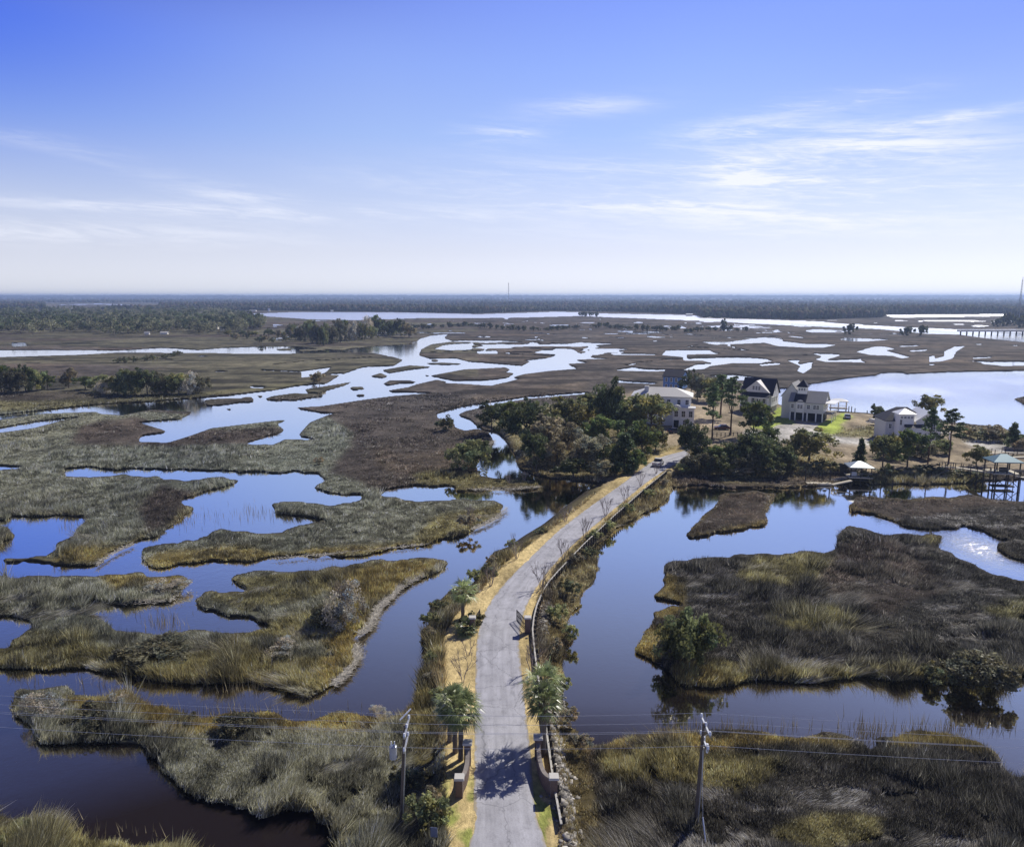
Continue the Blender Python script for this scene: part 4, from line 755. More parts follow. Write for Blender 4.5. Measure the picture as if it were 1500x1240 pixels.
hh = RNG.uniform(8, 15, nn)+np.where(yy < 439, 7, 0); col = np.array([.040, .045, .026])*RNG.uniform(.5, 1.7, (nn, 1)); br = RNG.random(nn) < .35; col[br] = np.array([.085, .065, .048])*RNG.uniform(.6, 1.3, (br.sum(), 1))
nr = 5200; xr = RNG.uniform(-14500, 14500, nr); yr = RNG.uniform(10300, 12700, nr)
xw = np.r_[xw, xr]; yw = np.r_[yw, yr]; hh = np.r_[hh, RNG.uniform(10, 22, nr)]; wx = np.r_[np.maximum(RNG.uniform(7, 13, nn), 4.5*k), RNG.uniform(40, 110, nr)]; zz = np.r_[np.zeros(nn), np.interp(yr, [10200, 11600], [13, 29])]
col = np.r_[col, np.array([.042, .046, .028])*RNG.uniform(.6, 1.5, (nr, 1))]; nn += nr
hh = hh*(.6+.95*fbm(xw/420, yw/420, 501, 3))
lump_wood('skyline_wood', 'low wooded shore stretching along the whole horizon', np.stack([xw, yw, zz], 1), hh, wx, col, False, WOOD)
def left_wood():
    n = 2600; x = RNG.uniform(-260, 385, n); t = RNG.random(n)**.9; b = 488.5+np.where(x > 300, (300-x)*.06, 0)+2*np.sin(x/23)
    y = b-t*(b-456)*np.clip((392-x)/60, .25, 1); xw, yw = G(x, y, .4); pine = RNG.random(n) < .35
    hh = np.where(pine, RNG.uniform(13, 19, n), RNG.uniform(9, 14, n)); w_ = np.where(pine, RNG.uniform(5, 7, n), RNG.uniform(8, 12, n))
    col = np.where(pine[:, None], np.array([.036, .044, .022]), np.array([.060, .060, .034]))*RNG.uniform(.6, 1.5, (n, 1))
    Vs, Cs = [], []
    rng = np.random.default_rng(77); nc = 5; B = np.repeat(np.arange(n), nc)
    cen = np.stack([xw[B]+rng.normal(0, .28, len(B))*w_[B], yw[B]+rng.normal(0, .28, len(B))*w_[B], hh[B]*rng.uniform(.35, .95, len(B))], 1)
    V, C = leaf_cloud(cen, w_[B]*.33, 22, .75, np.clip(col[B]*rng.uniform(.7, 1.4, (len(B), 1)), .006, .5), rng, .8)
    tb = MB()
    for i in range(0, n, 6): tb.tube([(xw[i], yw[i], 0), (xw[i], yw[i], hh[i]*.6)], .25, 4)
    nv = len(V); V = np.concatenate([V, np.array(tb.v)]); C = np.concatenate([C, np.tile([[.08, .06, .045]], (len(tb.v), 1))])
    quads = [f for f in tb.f if len(f) == 4]; idx = np.concatenate([np.arange(nv), np.array(quads).ravel()+nv])
    me = np_mesh('left_wood', V, 4, idx, LEAF, np.clip(C, .004, .6)); tag(link('pine_wood', me), 'pine and oak wood massed along the left marsh edge', 'wood', kind='stuff')
left_wood()
# ------------------------------------------------------------------ materials of built things
M = {}
def MM(k, *a, **kw): M[k] = mat(k, *a, **kw)
MM('white_paint', (.90, .875, .81), .5, var=.05); MM('cream_siding', (.80, .76, .68), .6, var=.06); MM('grey_siding', (.66, .64, .59), .6, var=.08, scale=2); MM('pale_grey', (.80, .78, .73), .6, var=.06)
MM('navy_shingle', (.020, .022, .045), .75, var=.3, scale=4); MM('grey_shingle', (.30, .295, .285), .8, var=.25, scale=4); MM('pale_metal_roof', (.62, .60, .55), .4, .2, .08); MM('white_metal_roof', (.80, .80, .78), .35, .1, .05)
MM('teal_roof', (.10, .19, .24), .5, .2, .15); MM('light_dock_roof', (.34, .38, .39), .4, .3, .1); MM('blue_siding', (.13, .26, .52), .6, var=.08); MM('glass', (.025, .03, .045), .1, spec=.6, var=.05); MM('dark_opening', (.015, .015, .02), .9)
MM('weathered_wood', (.30, .27, .23), .85, var=.25, scale=3); MM('fresh_deck', (.52, .47, .36), .8, var=.2, scale=3); MM('dark_pile', (.055, .048, .04), .9, var=.3); MM('concrete', (.46, .45, .43), .8, var=.12); MM('black_metal', (.018, .018, .020), .45, .6, .1)
MM('cap_board', (.46, .44, .40), .85, var=.3); MM('stone_cap', (.52, .50, .46), .7, var=.1); MM('pole_wood', (.13, .105, .085), .9, var=.3, scale=5); MM('galvanised', (.62, .64, .66), .35, .7, .1); MM('insulator', (.80, .82, .84), .25, var=.03, spec=.6); MM('transformer_grey', (.46, .48, .52), .4, .2, .08); MM('wire', (.75, .76, .78), .4, .2, .05)
MM('sign_back', (.16, .19, .30), .45, .4, .1); MM('tyre', (.02, .02, .02), .9); MM('rim', (.5, .5, .5), .3, .8, .05); MM('car_white', (.72, .71, .68), .25, spec=.6, var=.03); MM('car_navy', (.018, .022, .06), .2, spec=.6, var=.03); MM('car_maroon', (.10, .025, .03), .25, spec=.6, var=.03)
MM('car_silver', (.42, .43, .45), .25, .5, .03); MM('car_blue', (.06, .12, .33), .25, spec=.6, var=.03); MM('lamp_glass', (.75, .74, .7), .15, spec=.7, var=.02); MM('tail_red', (.35, .02, .02), .3); MM('boat_white', (.78, .78, .76), .3, spec=.5, var=.03); MM('mast_steel', (.30, .30, .32), .5, .5, .1); MM('canopy_white', (.82, .82, .80), .7, var=.03)
def brick_mat():
    m, nt, b, out = nodes('brown_brick'); N = nt.nodes; L = nt.links
    tc = N.new('ShaderNodeTexCoord'); bk = N.new('ShaderNodeTexBrick'); bk.inputs['Scale'].default_value = 4.5
    bk.inputs['Color1'].default_value = (.17, .10, .075, 1); bk.inputs['Color2'].default_value = (.11, .07, .055, 1); bk.inputs['Mortar'].default_value = (.27, .25, .22, 1); bk.inputs['Mortar Size'].default_value = .012
    mp = N.new('ShaderNodeMapping'); mp.inputs['Rotation'].default_value = (R(90), 0, 0); L.new(tc.outputs['Object'], mp.inputs[0]); L.new(mp.outputs[0], bk.inputs['Vector']); L.new(bk.outputs['Color'], b.inputs['Base Color']); b.inputs['Roughness'].default_value = .85; M['brick'] = m
brick_mat()
def prism(prof, y0, y1, axis='y'):
    """profile (a, z) extruded; axis y: a = x, axis x: a = y"""
    b = MB(); n = len(prof); vs = [((a, y0, z) if axis == 'y' else (y0, a, z)) for a, z in prof]+[((a, y1, z) if axis == 'y' else (y1, a, z)) for a, z in prof]
    fs = [(i, (i+1) % n, n+(i+1) % n, n+i) for i in range(n)]+[tuple(range(n-1, -1, -1)), tuple(range(n, 2*n))]
    return b.add(vs, fs)
def hip(x0, x1, y0, y1, z, h, o=.5, t=.18, ridge=None):
    """hip roof with eaves o and a fascia of thickness t"""
    x0 -= o; x1 += o; y0 -= o; y1 += o; w, d = x1-x0, y1-y0; m = min(w, d)/2
    if w >= d: r0, r1 = (x0+m, (y0+y1)/2), (x1-m-.001, (y0+y1)/2)
    else: r0, r1 = ((x0+x1)/2, y0+m), ((x0+x1)/2, y1-m-.001)
    if w >= d and r1[0] < r0[0]+.05: r1 = (r0[0]+.05, r0[1])
    if w < d and r1[1] < r0[1]+.05: r1 = (r0[0], r0[1]+.05)
    vs = [(x0, y0, z), (x1, y0, z), (x1, y1, z), (x0, y1, z), (x0, y0, z+t), (x1, y0, z+t), (x1, y1, z+t), (x0, y1, z+t), (*r0, z+t+h), (*r1, z+t+h)]
    if w >= d: top = [(4, 5, 9, 8), (5, 6, 9), (6, 7, 8, 9), (7, 4, 8)]
    else: top = [(4, 5, 8), (5, 6, 9, 8), (6, 7, 9), (7, 4, 8, 9)]
    return MB().add(vs, [(0, 3, 2, 1), (0, 1, 5, 4), (1, 2, 6, 5), (2, 3, 7, 6), (3, 0, 4, 7)]+top)
def gable_roof(x0, x1, y0, y1, z, zr, axis='x', o=.45, t=.2):
    """two sloping slabs with the ridge along axis"""
    if axis == 'x': a0, a1, e0, e1 = y0, y1, x0-o, x1+o
    else: a0, a1, e0, e1 = x0, x1, y0-o, y1+o
    m = (a0+a1)/2; sl = (zr-z)/(m-a0); oz = o*sl
    prof = [(a0-o, z-oz), (m, zr), (a1+o, z-oz), (a1+o, z-oz+t), (m, zr+t*1.2), (a0-o, z-oz+t)]
    return prism(prof, e0, e1, 'x' if axis == 'x' else 'y')
def gable_wall(x0, x1, y0, y1, z0, z, zr, axis='x'):
    """body with gables; ridge along axis"""
    if axis == 'x': return prism([(y0, z0), (y1, z0), (y1, z), ((y0+y1)/2, zr-.02), (y0, z)], x0, x1, 'x')
    return prism([(x0, z0), (x1, z0), (x1, z), ((x0+x1)/2, zr-.02), (x0, z)], y0, y1, 'y')
_wm = {}
def window(par, x, y, z, w=.9, h=1.4, face=0, fm='white_paint', name='window'):
    """face 0 looks along -y; turned by face about z"""
    k = (w, h, fm)
    if k not in _wm:
        b = MB(); f = .11
        for (cx, cz, dx, dz) in ((-(w/2+f/2), 0, f, h+2*f), (w/2+f/2, 0, f, h+2*f), (0, h/2+f/2, w, f), (0, -h/2-f/2, w, f)): b.box((cx, -.03, cz), (dx, .12, dz))
        b.box((0, -.03, 0), (.05, .1, h)); b.box((w/4, -.03, 0), (w/2-.05, .09, .05)); b.box((-w/4, -.03, 0), (w/2-.05, .09, .05))
        o = b.build(name, M[fm]); p = MB().box((0, 0, 0), (w, .04, h)).build('pane', M['glass'], o); _wm[k] = (o.data, p.data); o.parent = par; o.location = (x, y, z); o.rotation_euler = (0, 0, face); return o
    o = link(name, _wm[k][0], par, (x, y, z), face); link('pane', _wm[k][1], o); return o
def door(par, x, y, z, w, h, face=0, m='dark_opening', name='door'):
    o = MB().box((0, 0, h/2), (w, .08, h)).build(name, M[m], par); o.location = (x, y, z); o.rotation_euler = (0, 0, face); return o
GZ = 1.18
# ------------------------------------------------------------------ houses
def house_white():
    t = thing('white_house', 'white three storey house with a pale hip roof above the grove', 'house', P(990, 625, GZ), R(-14))
    MB().box((-4.5, 6.25, 4.4), (17, 9.5, 8.8)).build('wall', M['white_paint'], t)
    pc = MB().box((2.1, -.02, 2.95), (6.2, 3.0, 5.9)).build('porch_wing', M['white_paint'], t)
    MB().box((2.1, -.1, 6.02), (6.9, 3.6, .24)).build('porch_roof', M['white_metal_roof'], pc)
    prism([(-1.2, 6.14), (1.4, 6.14), (1.4, 6.3), (.7, 6.75), (.1, 6.95), (-.5, 6.75), (-1.2, 6.3)], -1.9, -.2).build('pediment', M['white_paint'], pc)
    rf = hip(-13, 4, 1.5, 11, 8.8, 2.2, .7).build('roof', M['pale_metal_roof'], t); MB().box((-9.2, 4, 10.4), (1.3, .9, 2.6)).build('chimney', M['grey_siding'], rf)
    for x in (-11, -8, -5, -2.4, .6, 3.0): window(t, x, 1.47, 7.3)
    for x in (-11, -8, -5, -2.4): window(t, x, 1.47, 4.4)
    for x, z in ((-.0, 4.2), (2.1, 4.2), (4.2, 4.2), (2.6, 1.5)): window(pc, x, -1.55, z, 1.0, 1.7)
    for y in (3.5, 6.5, 9): window(t, 4.03, y, 7.3, face=R(90))
    door(t, .1, -1.56, 0, 1.5, 2.3)
def house_gabled():
    t = thing('gabled_house', 'white house under a steep navy shingle roof with a big front gable', 'house', P(1106, 604, GZ), R(-34))
    MB().box((0, 5, 1.1), (9.2, 8.6, 2.2)).build('pile_skirting', M['weathered_wood'], t)
    gable_wall(-5, 5, .6, 9.4, 2.2, 6.4, 10.9, 'x').build('wall', M['pale_grey'], t)
    rf = gable_roof(-5, 5, .6, 9.4, 6.45, 11.0, 'x', .5, .22).build('roof', M['navy_shingle'], t)
    gf = gable_wall(-4.1, 4.1, .2, 4.4, 6.9, 7.0, 10.5, 'y').build('front_gable', M['cream_siding'], t); gable_roof(-4.1, 4.1, .2, 4.4, 7.05, 10.55, 'y', .35, .18).build('gable_roof', M['white_paint'], gf)
    for x in (-.95, 0, .95): window(gf, x, .17, 8.3, .62, 1.25)
    ps = MB(); ps.add([(-4.8, -2.0, 5.7), (4.8, -2.0, 5.7), (4.8, .58, 6.75), (-4.8, .58, 6.75), (-4.8, -2.0, 5.5), (4.8, -2.0, 5.5), (4.8, .58, 6.5), (-4.8, .58, 6.5)], [(0, 1, 2, 3), (7, 6, 5, 4), (0, 4, 5, 1), (1, 5, 6, 2), (3, 2, 6, 7), (0, 3, 7, 4)])
    po = ps.build('porch_roof', M['navy_shingle'], t); MB().box((0, -1.85, 5.3), (9.4, .25, .35)).build('beam', M['white_paint'], po)
    MB().box((0, -.72, 2.2), (9.4, 2.6, .25)).build('porch_deck', M['weathered_wood'], t)
    for x in (-4.5, -1.5, 1.5, 4.5): MB().box((x, -1.8, 3.72), (.28, .28, 2.8)).build('column', M['white_paint'], t); MB().box((x, -1.8, 1.04), (.35, .35, 2.08)).build('pile', M['weathered_wood'], t)
    for x in (-3.3, -1.1, 2.6): window(t, x, .57, 4.2, .9, 1.7)
    door(t, .8, .55, 2.35, 1.0, 2.2)
    for y in (2.2, 4.6, 7): window(t, 5.03, y, 4.5, .9, 1.6, R(90))
    window(t, 5.03, 5, 8, .7, 1.1, R(90))
    st = MB()
    for k in range(9): st.box((6.4+.3*k-2.2, -.2, 2.1-.24*k), (.3, 1.4, .22))
    st.build('stairs', M['dark_pile'], t)
def house_tower():
    t = thing('tower_house', 'grey house on garage piers with a small square tower and dark tower roof', 'house', P(1180, 617, GZ), R(-32))
    gable_wall(-5, 5, 0, 8.4, 2.7, 6.1, 8.9, 'x').build('wall', M['grey_siding'], t); gable_roof(-5, 5, 0, 8.4, 6.15, 9.0, 'x', .5).build('roof', M['grey_shingle'], t)
    wg = gable_wall(-8.2, -2.6, 3.2, 13, 0, 7.4, 11.2, 'y').build('rear_wing', M['grey_siding'], t); gable_roof(-8.2, -2.6, 3.2, 13, 7.45, 11.25, 'y', .4).build('wing_roof', M['grey_shingle'], wg)
    MB().box((.0, 5.2, 1.35), (9.6, 6, 2.68)).build('garage', M['dark_opening'], t)  # shade inside the open garage, put into a near-black box
    for x in (-4.8, -3.3, -.9, .3, 2.9, 4.8): MB().box((x, .16, 1.35), (.34, .34, 2.7)).build('pier', M['white_paint'], t)
    MB().box((-4.05, .3, 1.35), (1.1, .2, 2.66)).build('lattice', M['navy_shingle'], t); MB().box((3.85, .3, 1.35), (1.5, .2, 2.66)).build('lattice', M['navy_shingle'], t); MB().box((-.3, .3, 1.35), (.8, .2, 2.66)).build('lattice', M['navy_shingle'], t)
    tw = MB().box((-2.0, 3.2, 9.0), (2.6, 2.6, 3.0)).build('tower', M['white_paint'], t); hip(-3.3, -.7, 1.9, 4.5, 10.5, 2.1, .4).build('tower_roof', M['navy_shingle'], tw)
    for x in (-2.75, -2.0, -1.25): window(tw, x, 1.87, 9.75, .45, .7)
    for y in (2.5, 3.3, 4.0): window(tw, -.67, y, 9.75, .45, .7, R(90))
    MB().add([(-3.8, -.6, 6.25), (-.2, -.6, 6.25), (-.2, 1.88, 8.35), (-3.8, 1.88, 8.35), (-3.8, -.6, 6.05), (-.2, -.6, 6.05), (-.2, 1.88, 8.1), (-3.8, 1.88, 8.1)], [(0, 1, 2, 3), (7, 6, 5, 4), (0, 4, 5, 1), (1, 5, 6, 2), (3, 2, 6, 7), (0, 3, 7, 4)]).build('shed_roof', M['navy_shingle'], t)
    en = prism([(-3.1, 2.7), (-.6, 2.7), (-.6, 6.0), (-1.2, 6.55), (-1.85, 6.75), (-2.5, 6.55), (-3.1, 6.0)], -.55, -.02).build('entry_bay', M['cream_siding'], t)
    window(en, -2.25, -.58, 4.6, .6, 1.2); window(en, -1.4, -.58, 4.6, .6, 1.2)
    for x, w_ in ((-4.2, .7), (.6, .8), (2.4, .7), (3.3, .7)): window(t, x, -.03, 4.6, w_, 1.25)
    for y in (2, 5): window(t, 5.03, y, 4.6, .9, 1.3, R(90))
    dk = MB().box((6.4, 4.2, 2.75), (2.6, 8, .22)).build('side_deck', M['weathered_wood'], t)
    for y in (.6, 4.2, 7.8): MB().box((7.5, y, 1.8), (.2, .2, 3.7)).build('deck_post', M['white_paint'], dk)
    MB().box((6.6, 4.2, 6.0), (3.4, 8.6, .2)).build('deck_roof', M['white_metal_roof'], t)
def house_lookout():
    t = thing('lookout_house', 'white house with a hip roofed lookout tower and dark main roof among pines', 'house', P(1318, 650, GZ), R(-6)); t.scale = (.86, .86, .86)
    MB().box((2.8, 7.9, 3.3), (12.4, 9, 6.6)).build('wall', M['grey_siding'], t); hip(-3.4, 9, 3.4, 12.4, 6.6, 3.7, .5).build('roof', M['navy_shingle'], t)
    tw = MB().box((1.4, 2.0, 4.6), (4.3, 4.2, 9.2)).build('lookout_tower', M['white_paint'], t); hip(-.75, 3.55, -.1, 4.1, 9.2, 1.5, .6).build('tower_roof', M['white_metal_roof'], tw)
    for x in (-.1, .9, 1.9, 2.9): window(tw, x, -.13, 8.3, .6, .6)
    window(tw, -.25, -.13, 6.8, .6, 1.6)
    fb = MB().box((3.6, -1.0, 2.7), (5.2, 1.9, 5.4)).build('front_wing', M['pale_grey'], t)
    MB().add([(.8, -2.2, 5.42), (6.4, -2.2, 5.42), (6.4, -.12, 6.2), (.8, -.12, 6.2), (.8, -2.2, 5.41), (6.4, -2.2, 5.41), (6.4, -.12, 5.41), (.8, -.12, 5.41)], [(0, 1, 2, 3), (7, 6, 5, 4), (0, 4, 5, 1), (1, 5, 6, 2), (3, 2, 6, 7), (0, 3, 7, 4)]).build('front_wing_roof', M['navy_shingle'], fb)
    rw = gable_wall(4.6, 12, .6, 10, 0, 7.3, 9.9, 'y').build('right_wing', M['cream_siding'], t); gable_roof(4.6, 12, .6, 10, 7.35, 10.0, 'y', .6).build('right_wing_roof', M['white_metal_roof'], rw)
    window(rw, 6.6, .57, 5.4, 1.1, 1.6); window(rw, 9.6, .57, 5.4, 1.1, 1.6); window(rw, 8.3, .57, 8.4, .7, .8); window(rw, 9.6, .57, 2.2, 1.1, 1.5)
    window(fb, 2.4, -1.98, 3.4, .8, 1.3); window(fb, 4.8, -1.98, 3.4, .8, 1.3); window(t, -2.0, 3.37, 5, .8, 1.3); door(t, -2.2, 3.36, 0, 1.2, 2.2)
    dk = MB().box((14, 6, 3.0), (3.6, 7, .22)).build('deck', M['weathered_wood'], t)
    for x, y in ((12.6, 2.8), (15.6, 2.8), (15.6, 9.2)): MB().box((x, y, 1.6), (.25, .25, 3.9)).build('deck_post', M['white_paint'], dk)
def house_blue():
    t = thing('blue_house', 'blue house with white window trim and dark roof behind the white house', 'house', P(984, 578, GZ), R(-30))
    MB().box((0, 4, 1.2), (6.8, 7, 2.4)).build('pile_skirting', M['weathered_wood'], t); gable_wall(-3.7, 3.7, 0, 8, 2.4, 7.2, 9.4, 'x').build('wall', M['blue_siding'], t); gable_roof(-3.7, 3.7, 0, 8, 7.25, 9.5, 'x').build('roof', M['navy_shingle'], t)
    for x in (-2.4, -.4, 1.6): window(t, x, -.03, 5.9, .8, 1.5); window(t, x, -.03, 3.5, .8, 1.2)
    for y in (2, 5): window(t, 3.73, y, 5.6, .9, 1.3, R(90))
    MB().box((0, -.9, 2.3), (7, 1.7, .2)).build('porch_deck', M['white_paint'], t)
for f_ in (house_white, house_gabled, house_tower, house_lookout, house_blue): f_()
t = thing('garden_canopy', 'small white peaked canopy among trees left of the dark roofed house', 'canopy', P(1029, 571, GZ)); hip(-1.3, 1.3, -1.3, 1.3, 2.2, 1.1, .15).build('canopy_roof', M['canopy_white'], t)
for x in (-1.25, 1.25):
    for y in (-1.25, 1.25): MB().tube([(x, y, 0), (x, y, 2.2)], .05, 6).build('leg', M['white_paint'], t)
# far houses on the other shores
for (x, y, w_, h_, rm, lab) in ((394, 456.5, 4.5, 8, 'white_paint', 'bright white tower like building on the far left shore'), (486, 456.5, 6, 4, 'white_metal_roof', 'white roofed house on the far shore above the lagoon'), (370, 456, 16, 3.5, 'grey_shingle', 'long low grey building on the far left shore'),
          (706, 457.5, 6, 4, 'white_metal_roof', 'white roofed house on the far middle shore'), (735, 457.5, 7, 3.5, 'pale_metal_roof', 'pale house right of the white roofed house on the far middle shore'), (1010, 462.5, 12, 4, 'white_metal_roof', 'white boathouse on the far river bank'), (930, 455.5, 6, 4, 'grey_shingle', 'small grey house on the far bank above the middle marsh'),
          (1348, 455, 12, 7, 'white_metal_roof', 'white house in the woods above the right lagoon'), (313, 482, 9, 6, 'pale_metal_roof', 'pale roofed cottage at the edge of the left wood'), (240, 489.5, 7, 2.4, 'pale_metal_roof', 'low pale shed in front of the left wood'), (215, 490, 4.5, 2.6, 'pale_metal_roof', 'smallest pale shed in front of the left wood'), (325, 484, 4, 4, 'white_metal_roof', 'tiny white hut beside the pale roofed cottage'), (540, 456, 7, 4, 'grey_shingle', 'grey roofed house on the far shore left of the mast')):
    t = thing('far_house', lab, 'house', P(x, y, .3), 0); gable_wall(-w_/2, w_/2, 0, w_*.6, 0, h_*.65, h_, 'x').build('wall', M['white_paint' if x == 394 else 'cream_siding'], t); gable_roof(-w_/2, w_/2, 0, w_*.6, h_*.66, h_+.1, 'x', .5, .3).build('roof', M[rm], t)
# ------------------------------------------------------------------ vehicles
def car(x, y, rz, m, label, kind='car', z=GZ, name='parked_car'):
    t = thing(name, label, kind, P(x, y, z), rz); w = 1.8
    prof = [(-2.2, .35), (2.2, .35), (2.25, .62), (2.15, .85), (1.1, .98), (.45, 1.0), (-1.75, 1.05), (-2.2, .95), (-2.28, .6)]       # (along y, z): nose at +y
    cab = [(.95, .98), (.25, 1.5), (-1.3, 1.53), (-2.0, 1.0)]
    if kind == 'truck': cab = [(.85, .98), (.35, 1.62), (-.55, 1.62), (-.75, 1.0)]
    bd = prism(prof, -w/2, w/2, 'x').build('body', M[m], t)
    MB().add([(s*(w/2-(.0 if k in (0, 3) else .16)), a, z_) for s in (-1, 1) for k, (a, z_) in enumerate(cab)], [(0, 1, 2, 3), (7, 6, 5, 4), (0, 4, 5, 1), (3, 2, 6, 7), (1, 5, 6, 2)]).build('window', M['glass'], t)
    MB().box((0, (cab[1][0]+cab[2][0])/2, cab[1][1]+.03), (w-.3, cab[1][0]-cab[2][0]+.05, .07)).build('roof', M[m], t)
    for sx in (-1, 1):
        for yy in (1.4, -1.35):
            b = MB().tube([(sx*(w/2-.13), yy, .34), (sx*(w/2+.03), yy, .34)], .34, 14).build('wheel', M['tyre'], t); MB().tube([(sx*(w/2), yy, .34), (sx*(w/2+.05), yy, .34)], .2, 10).build('rim', M['rim'], b)
        MB().box((sx*.65, 2.2, .72), (.36, .1, .16)).build('headlight', M['lamp_glass'], t); MB().box((sx*.7, -2.25, .8), (.3, .08, .2)).build('tail_light', M['tail_red'], t)
    return t
car(964, 681, R(-24), 'car_white', 'pale pickup truck driving away at the far end of the causeway', 'truck', 1.33, 'pickup_truck')
car(989, 634, R(-60), 'car_navy', 'dark navy car parked below the white house'); car(1057, 629, R(85), 'car_maroon', 'dark maroon car parked between the pines'); car(1241, 613, R(-20), 'car_silver', 'silver car on the lawn beside the grey tower house')
car(1288, 640, R(-15), 'car_blue', 'blue car parked left of the white lookout house')
def boat():
    t = thing('boat', 'white motor boat on a trailer left of the lookout house', 'boat', P(1288, 622, GZ), R(70)); v = []
    for (y, w_, zb, zt) in ((-2.6, 1.0, .7, 1.5), (-1, 1.1, .6, 1.5), (1, 1.0, .65, 1.6), (2.2, .55, .85, 1.75), (3, .05, 1.3, 1.9)): v += [(-w_, y, zt), (-w_*.7, y, zb+.2), (0, y, zb), (w_*.7, y, zb+.2), (w_, y, zt)]
    fs = [(i*5+k, i*5+k+1, i*5+k+6, i*5+k+5) for i in range(4) for k in range(4)]+[(0, 1, 2, 3, 4)]+[(i*5+4, i*5, i*5+5, i*5+9) for i in range(4)]
    MB().add(v, fs).build('hull', M['boat_white'], t); MB().box((0, .3, 2.0), (1.2, 1.2, .9), taper=.8).build('console', M['pale_grey'], t); MB().box((0, .2, 2.9), (1.7, 2.0, .08)).build('sun_roof', M['canopy_white'], t)
    MB().box((0, -2.8, 1.2), (.4, .4, 1.1)).build('outboard_motor', M['black_metal'], t); MB().box((0, .8, .45), (.2, 5.6, .15)).build('trailer_frame', M['galvanised'], t)
    for s in (-1, 1): MB().tube([(s*.8, -.6, .3), (s*1.0, -.6, .3)], .3, 12).build('wheel', M['tyre'], t)
boat()
# ------------------------------------------------------------------ docks
def pile(par, x, y, z0, z1, r=.13, m='dark_pile', name='pile'): return MB().tube([(x, y, z0), (x, y, z1)], r, 8).build(name, M[m], par)
def dock_left():
    t = thing('boat_dock', 'roofed boat dock with a pale hip roof at the creek edge', 'dock', P(1261, 709, 0), R(-8))
    MB().box((0, 2.1, 1.35), (4.8, 4.2, .18)).build('deck', M['fresh_deck'], t); hip(-2.2, 2.2, .2, 4.0, 3.5, 1.0, .35).build('roof', M['light_dock_roof'], t)
    for x in (-2.1, 0, 2.1):
        for y in (.3, 3.9): pile(t, x, y, -1, 3.5)
    for y in (.1, 4.1): MB().box((0, y, 2.3), (4.6, .08, .08)).build('railing', M['weathered_wood'], t)
    MB().box((0, 2.1, .75), (4.0, 3.6, .16)).build('lift_frame', M['dark_pile'], t); MB().box((-1.0, 2.2, 1.8), (1.2, .6, .7)).build('bench', M['white_paint'], t)
    q = thing('floating_dock', 'low pale floating dock left of the roofed boat dock', 'dock', P(1200, 711, 0), R(-3)); MB().box((0, .5, .32), (5.2, 1.5, .35)).build('deck', M['fresh_deck'], q); MB().box((0, .5, .05), (4.8, 1.2, .25)).build('float', M['dark_pile'], q)
    for x, h_ in ((-2.5, 3.1), (2.75, 3.2)): pile(q, x, 1.45, -1, h_)
    a, b = P(1219, 710, .5), P(1247, 704, 1.3); g = thing('gangway', 'narrow sloping gangway between floating dock and roofed dock', 'gangway', a); d = b-a; rz = math.atan2(d.y, d.x); g.rotation_euler = (0, 0, rz); L_n = d.xy.length
    prism([(0, 0), (L_n, .8), (L_n, .95), (0, .15)], -.5, .5, 'y').build('walkway', M['fresh_deck'], g)
    for y in (-.5, .5): MB().tube([(0, y, 1.05), (L_n, y, 1.85)], .04, 5).build('railing', M['galvanised'], g)
    s = thing('boat_ramp', 'dark tilted slab leaning beside the roofed boat dock', 'ramp', P(1240, 698, .6), R(-20)); prism([(-1.3, 0), (1.2, 0), (.0, 2.7), (-1.6, 2.9)], 0, .25, 'y').build('slab', M['dark_pile'], s); MB().box((-.5, .6, .9), (.15, .8, 1.8)).build('prop', M['weathered_wood'], s)
    for k, (x, y, h_) in enumerate(((1190, 700, 1.5), (1307, 714, 1.6), (1243, 690, 2.4))): o = MB().tube([(0, 0, -1), (0, 0, h_)], .13, 8).build('mooring_pile', M['dark_pile'], None, loc=P(x, y, 0)); tag(o, ('single mooring pile behind the floating dock', 'short pile right of the roofed boat dock', 'tall pile behind the dark tilted slab')[k], 'mooring pile')
dock_left()
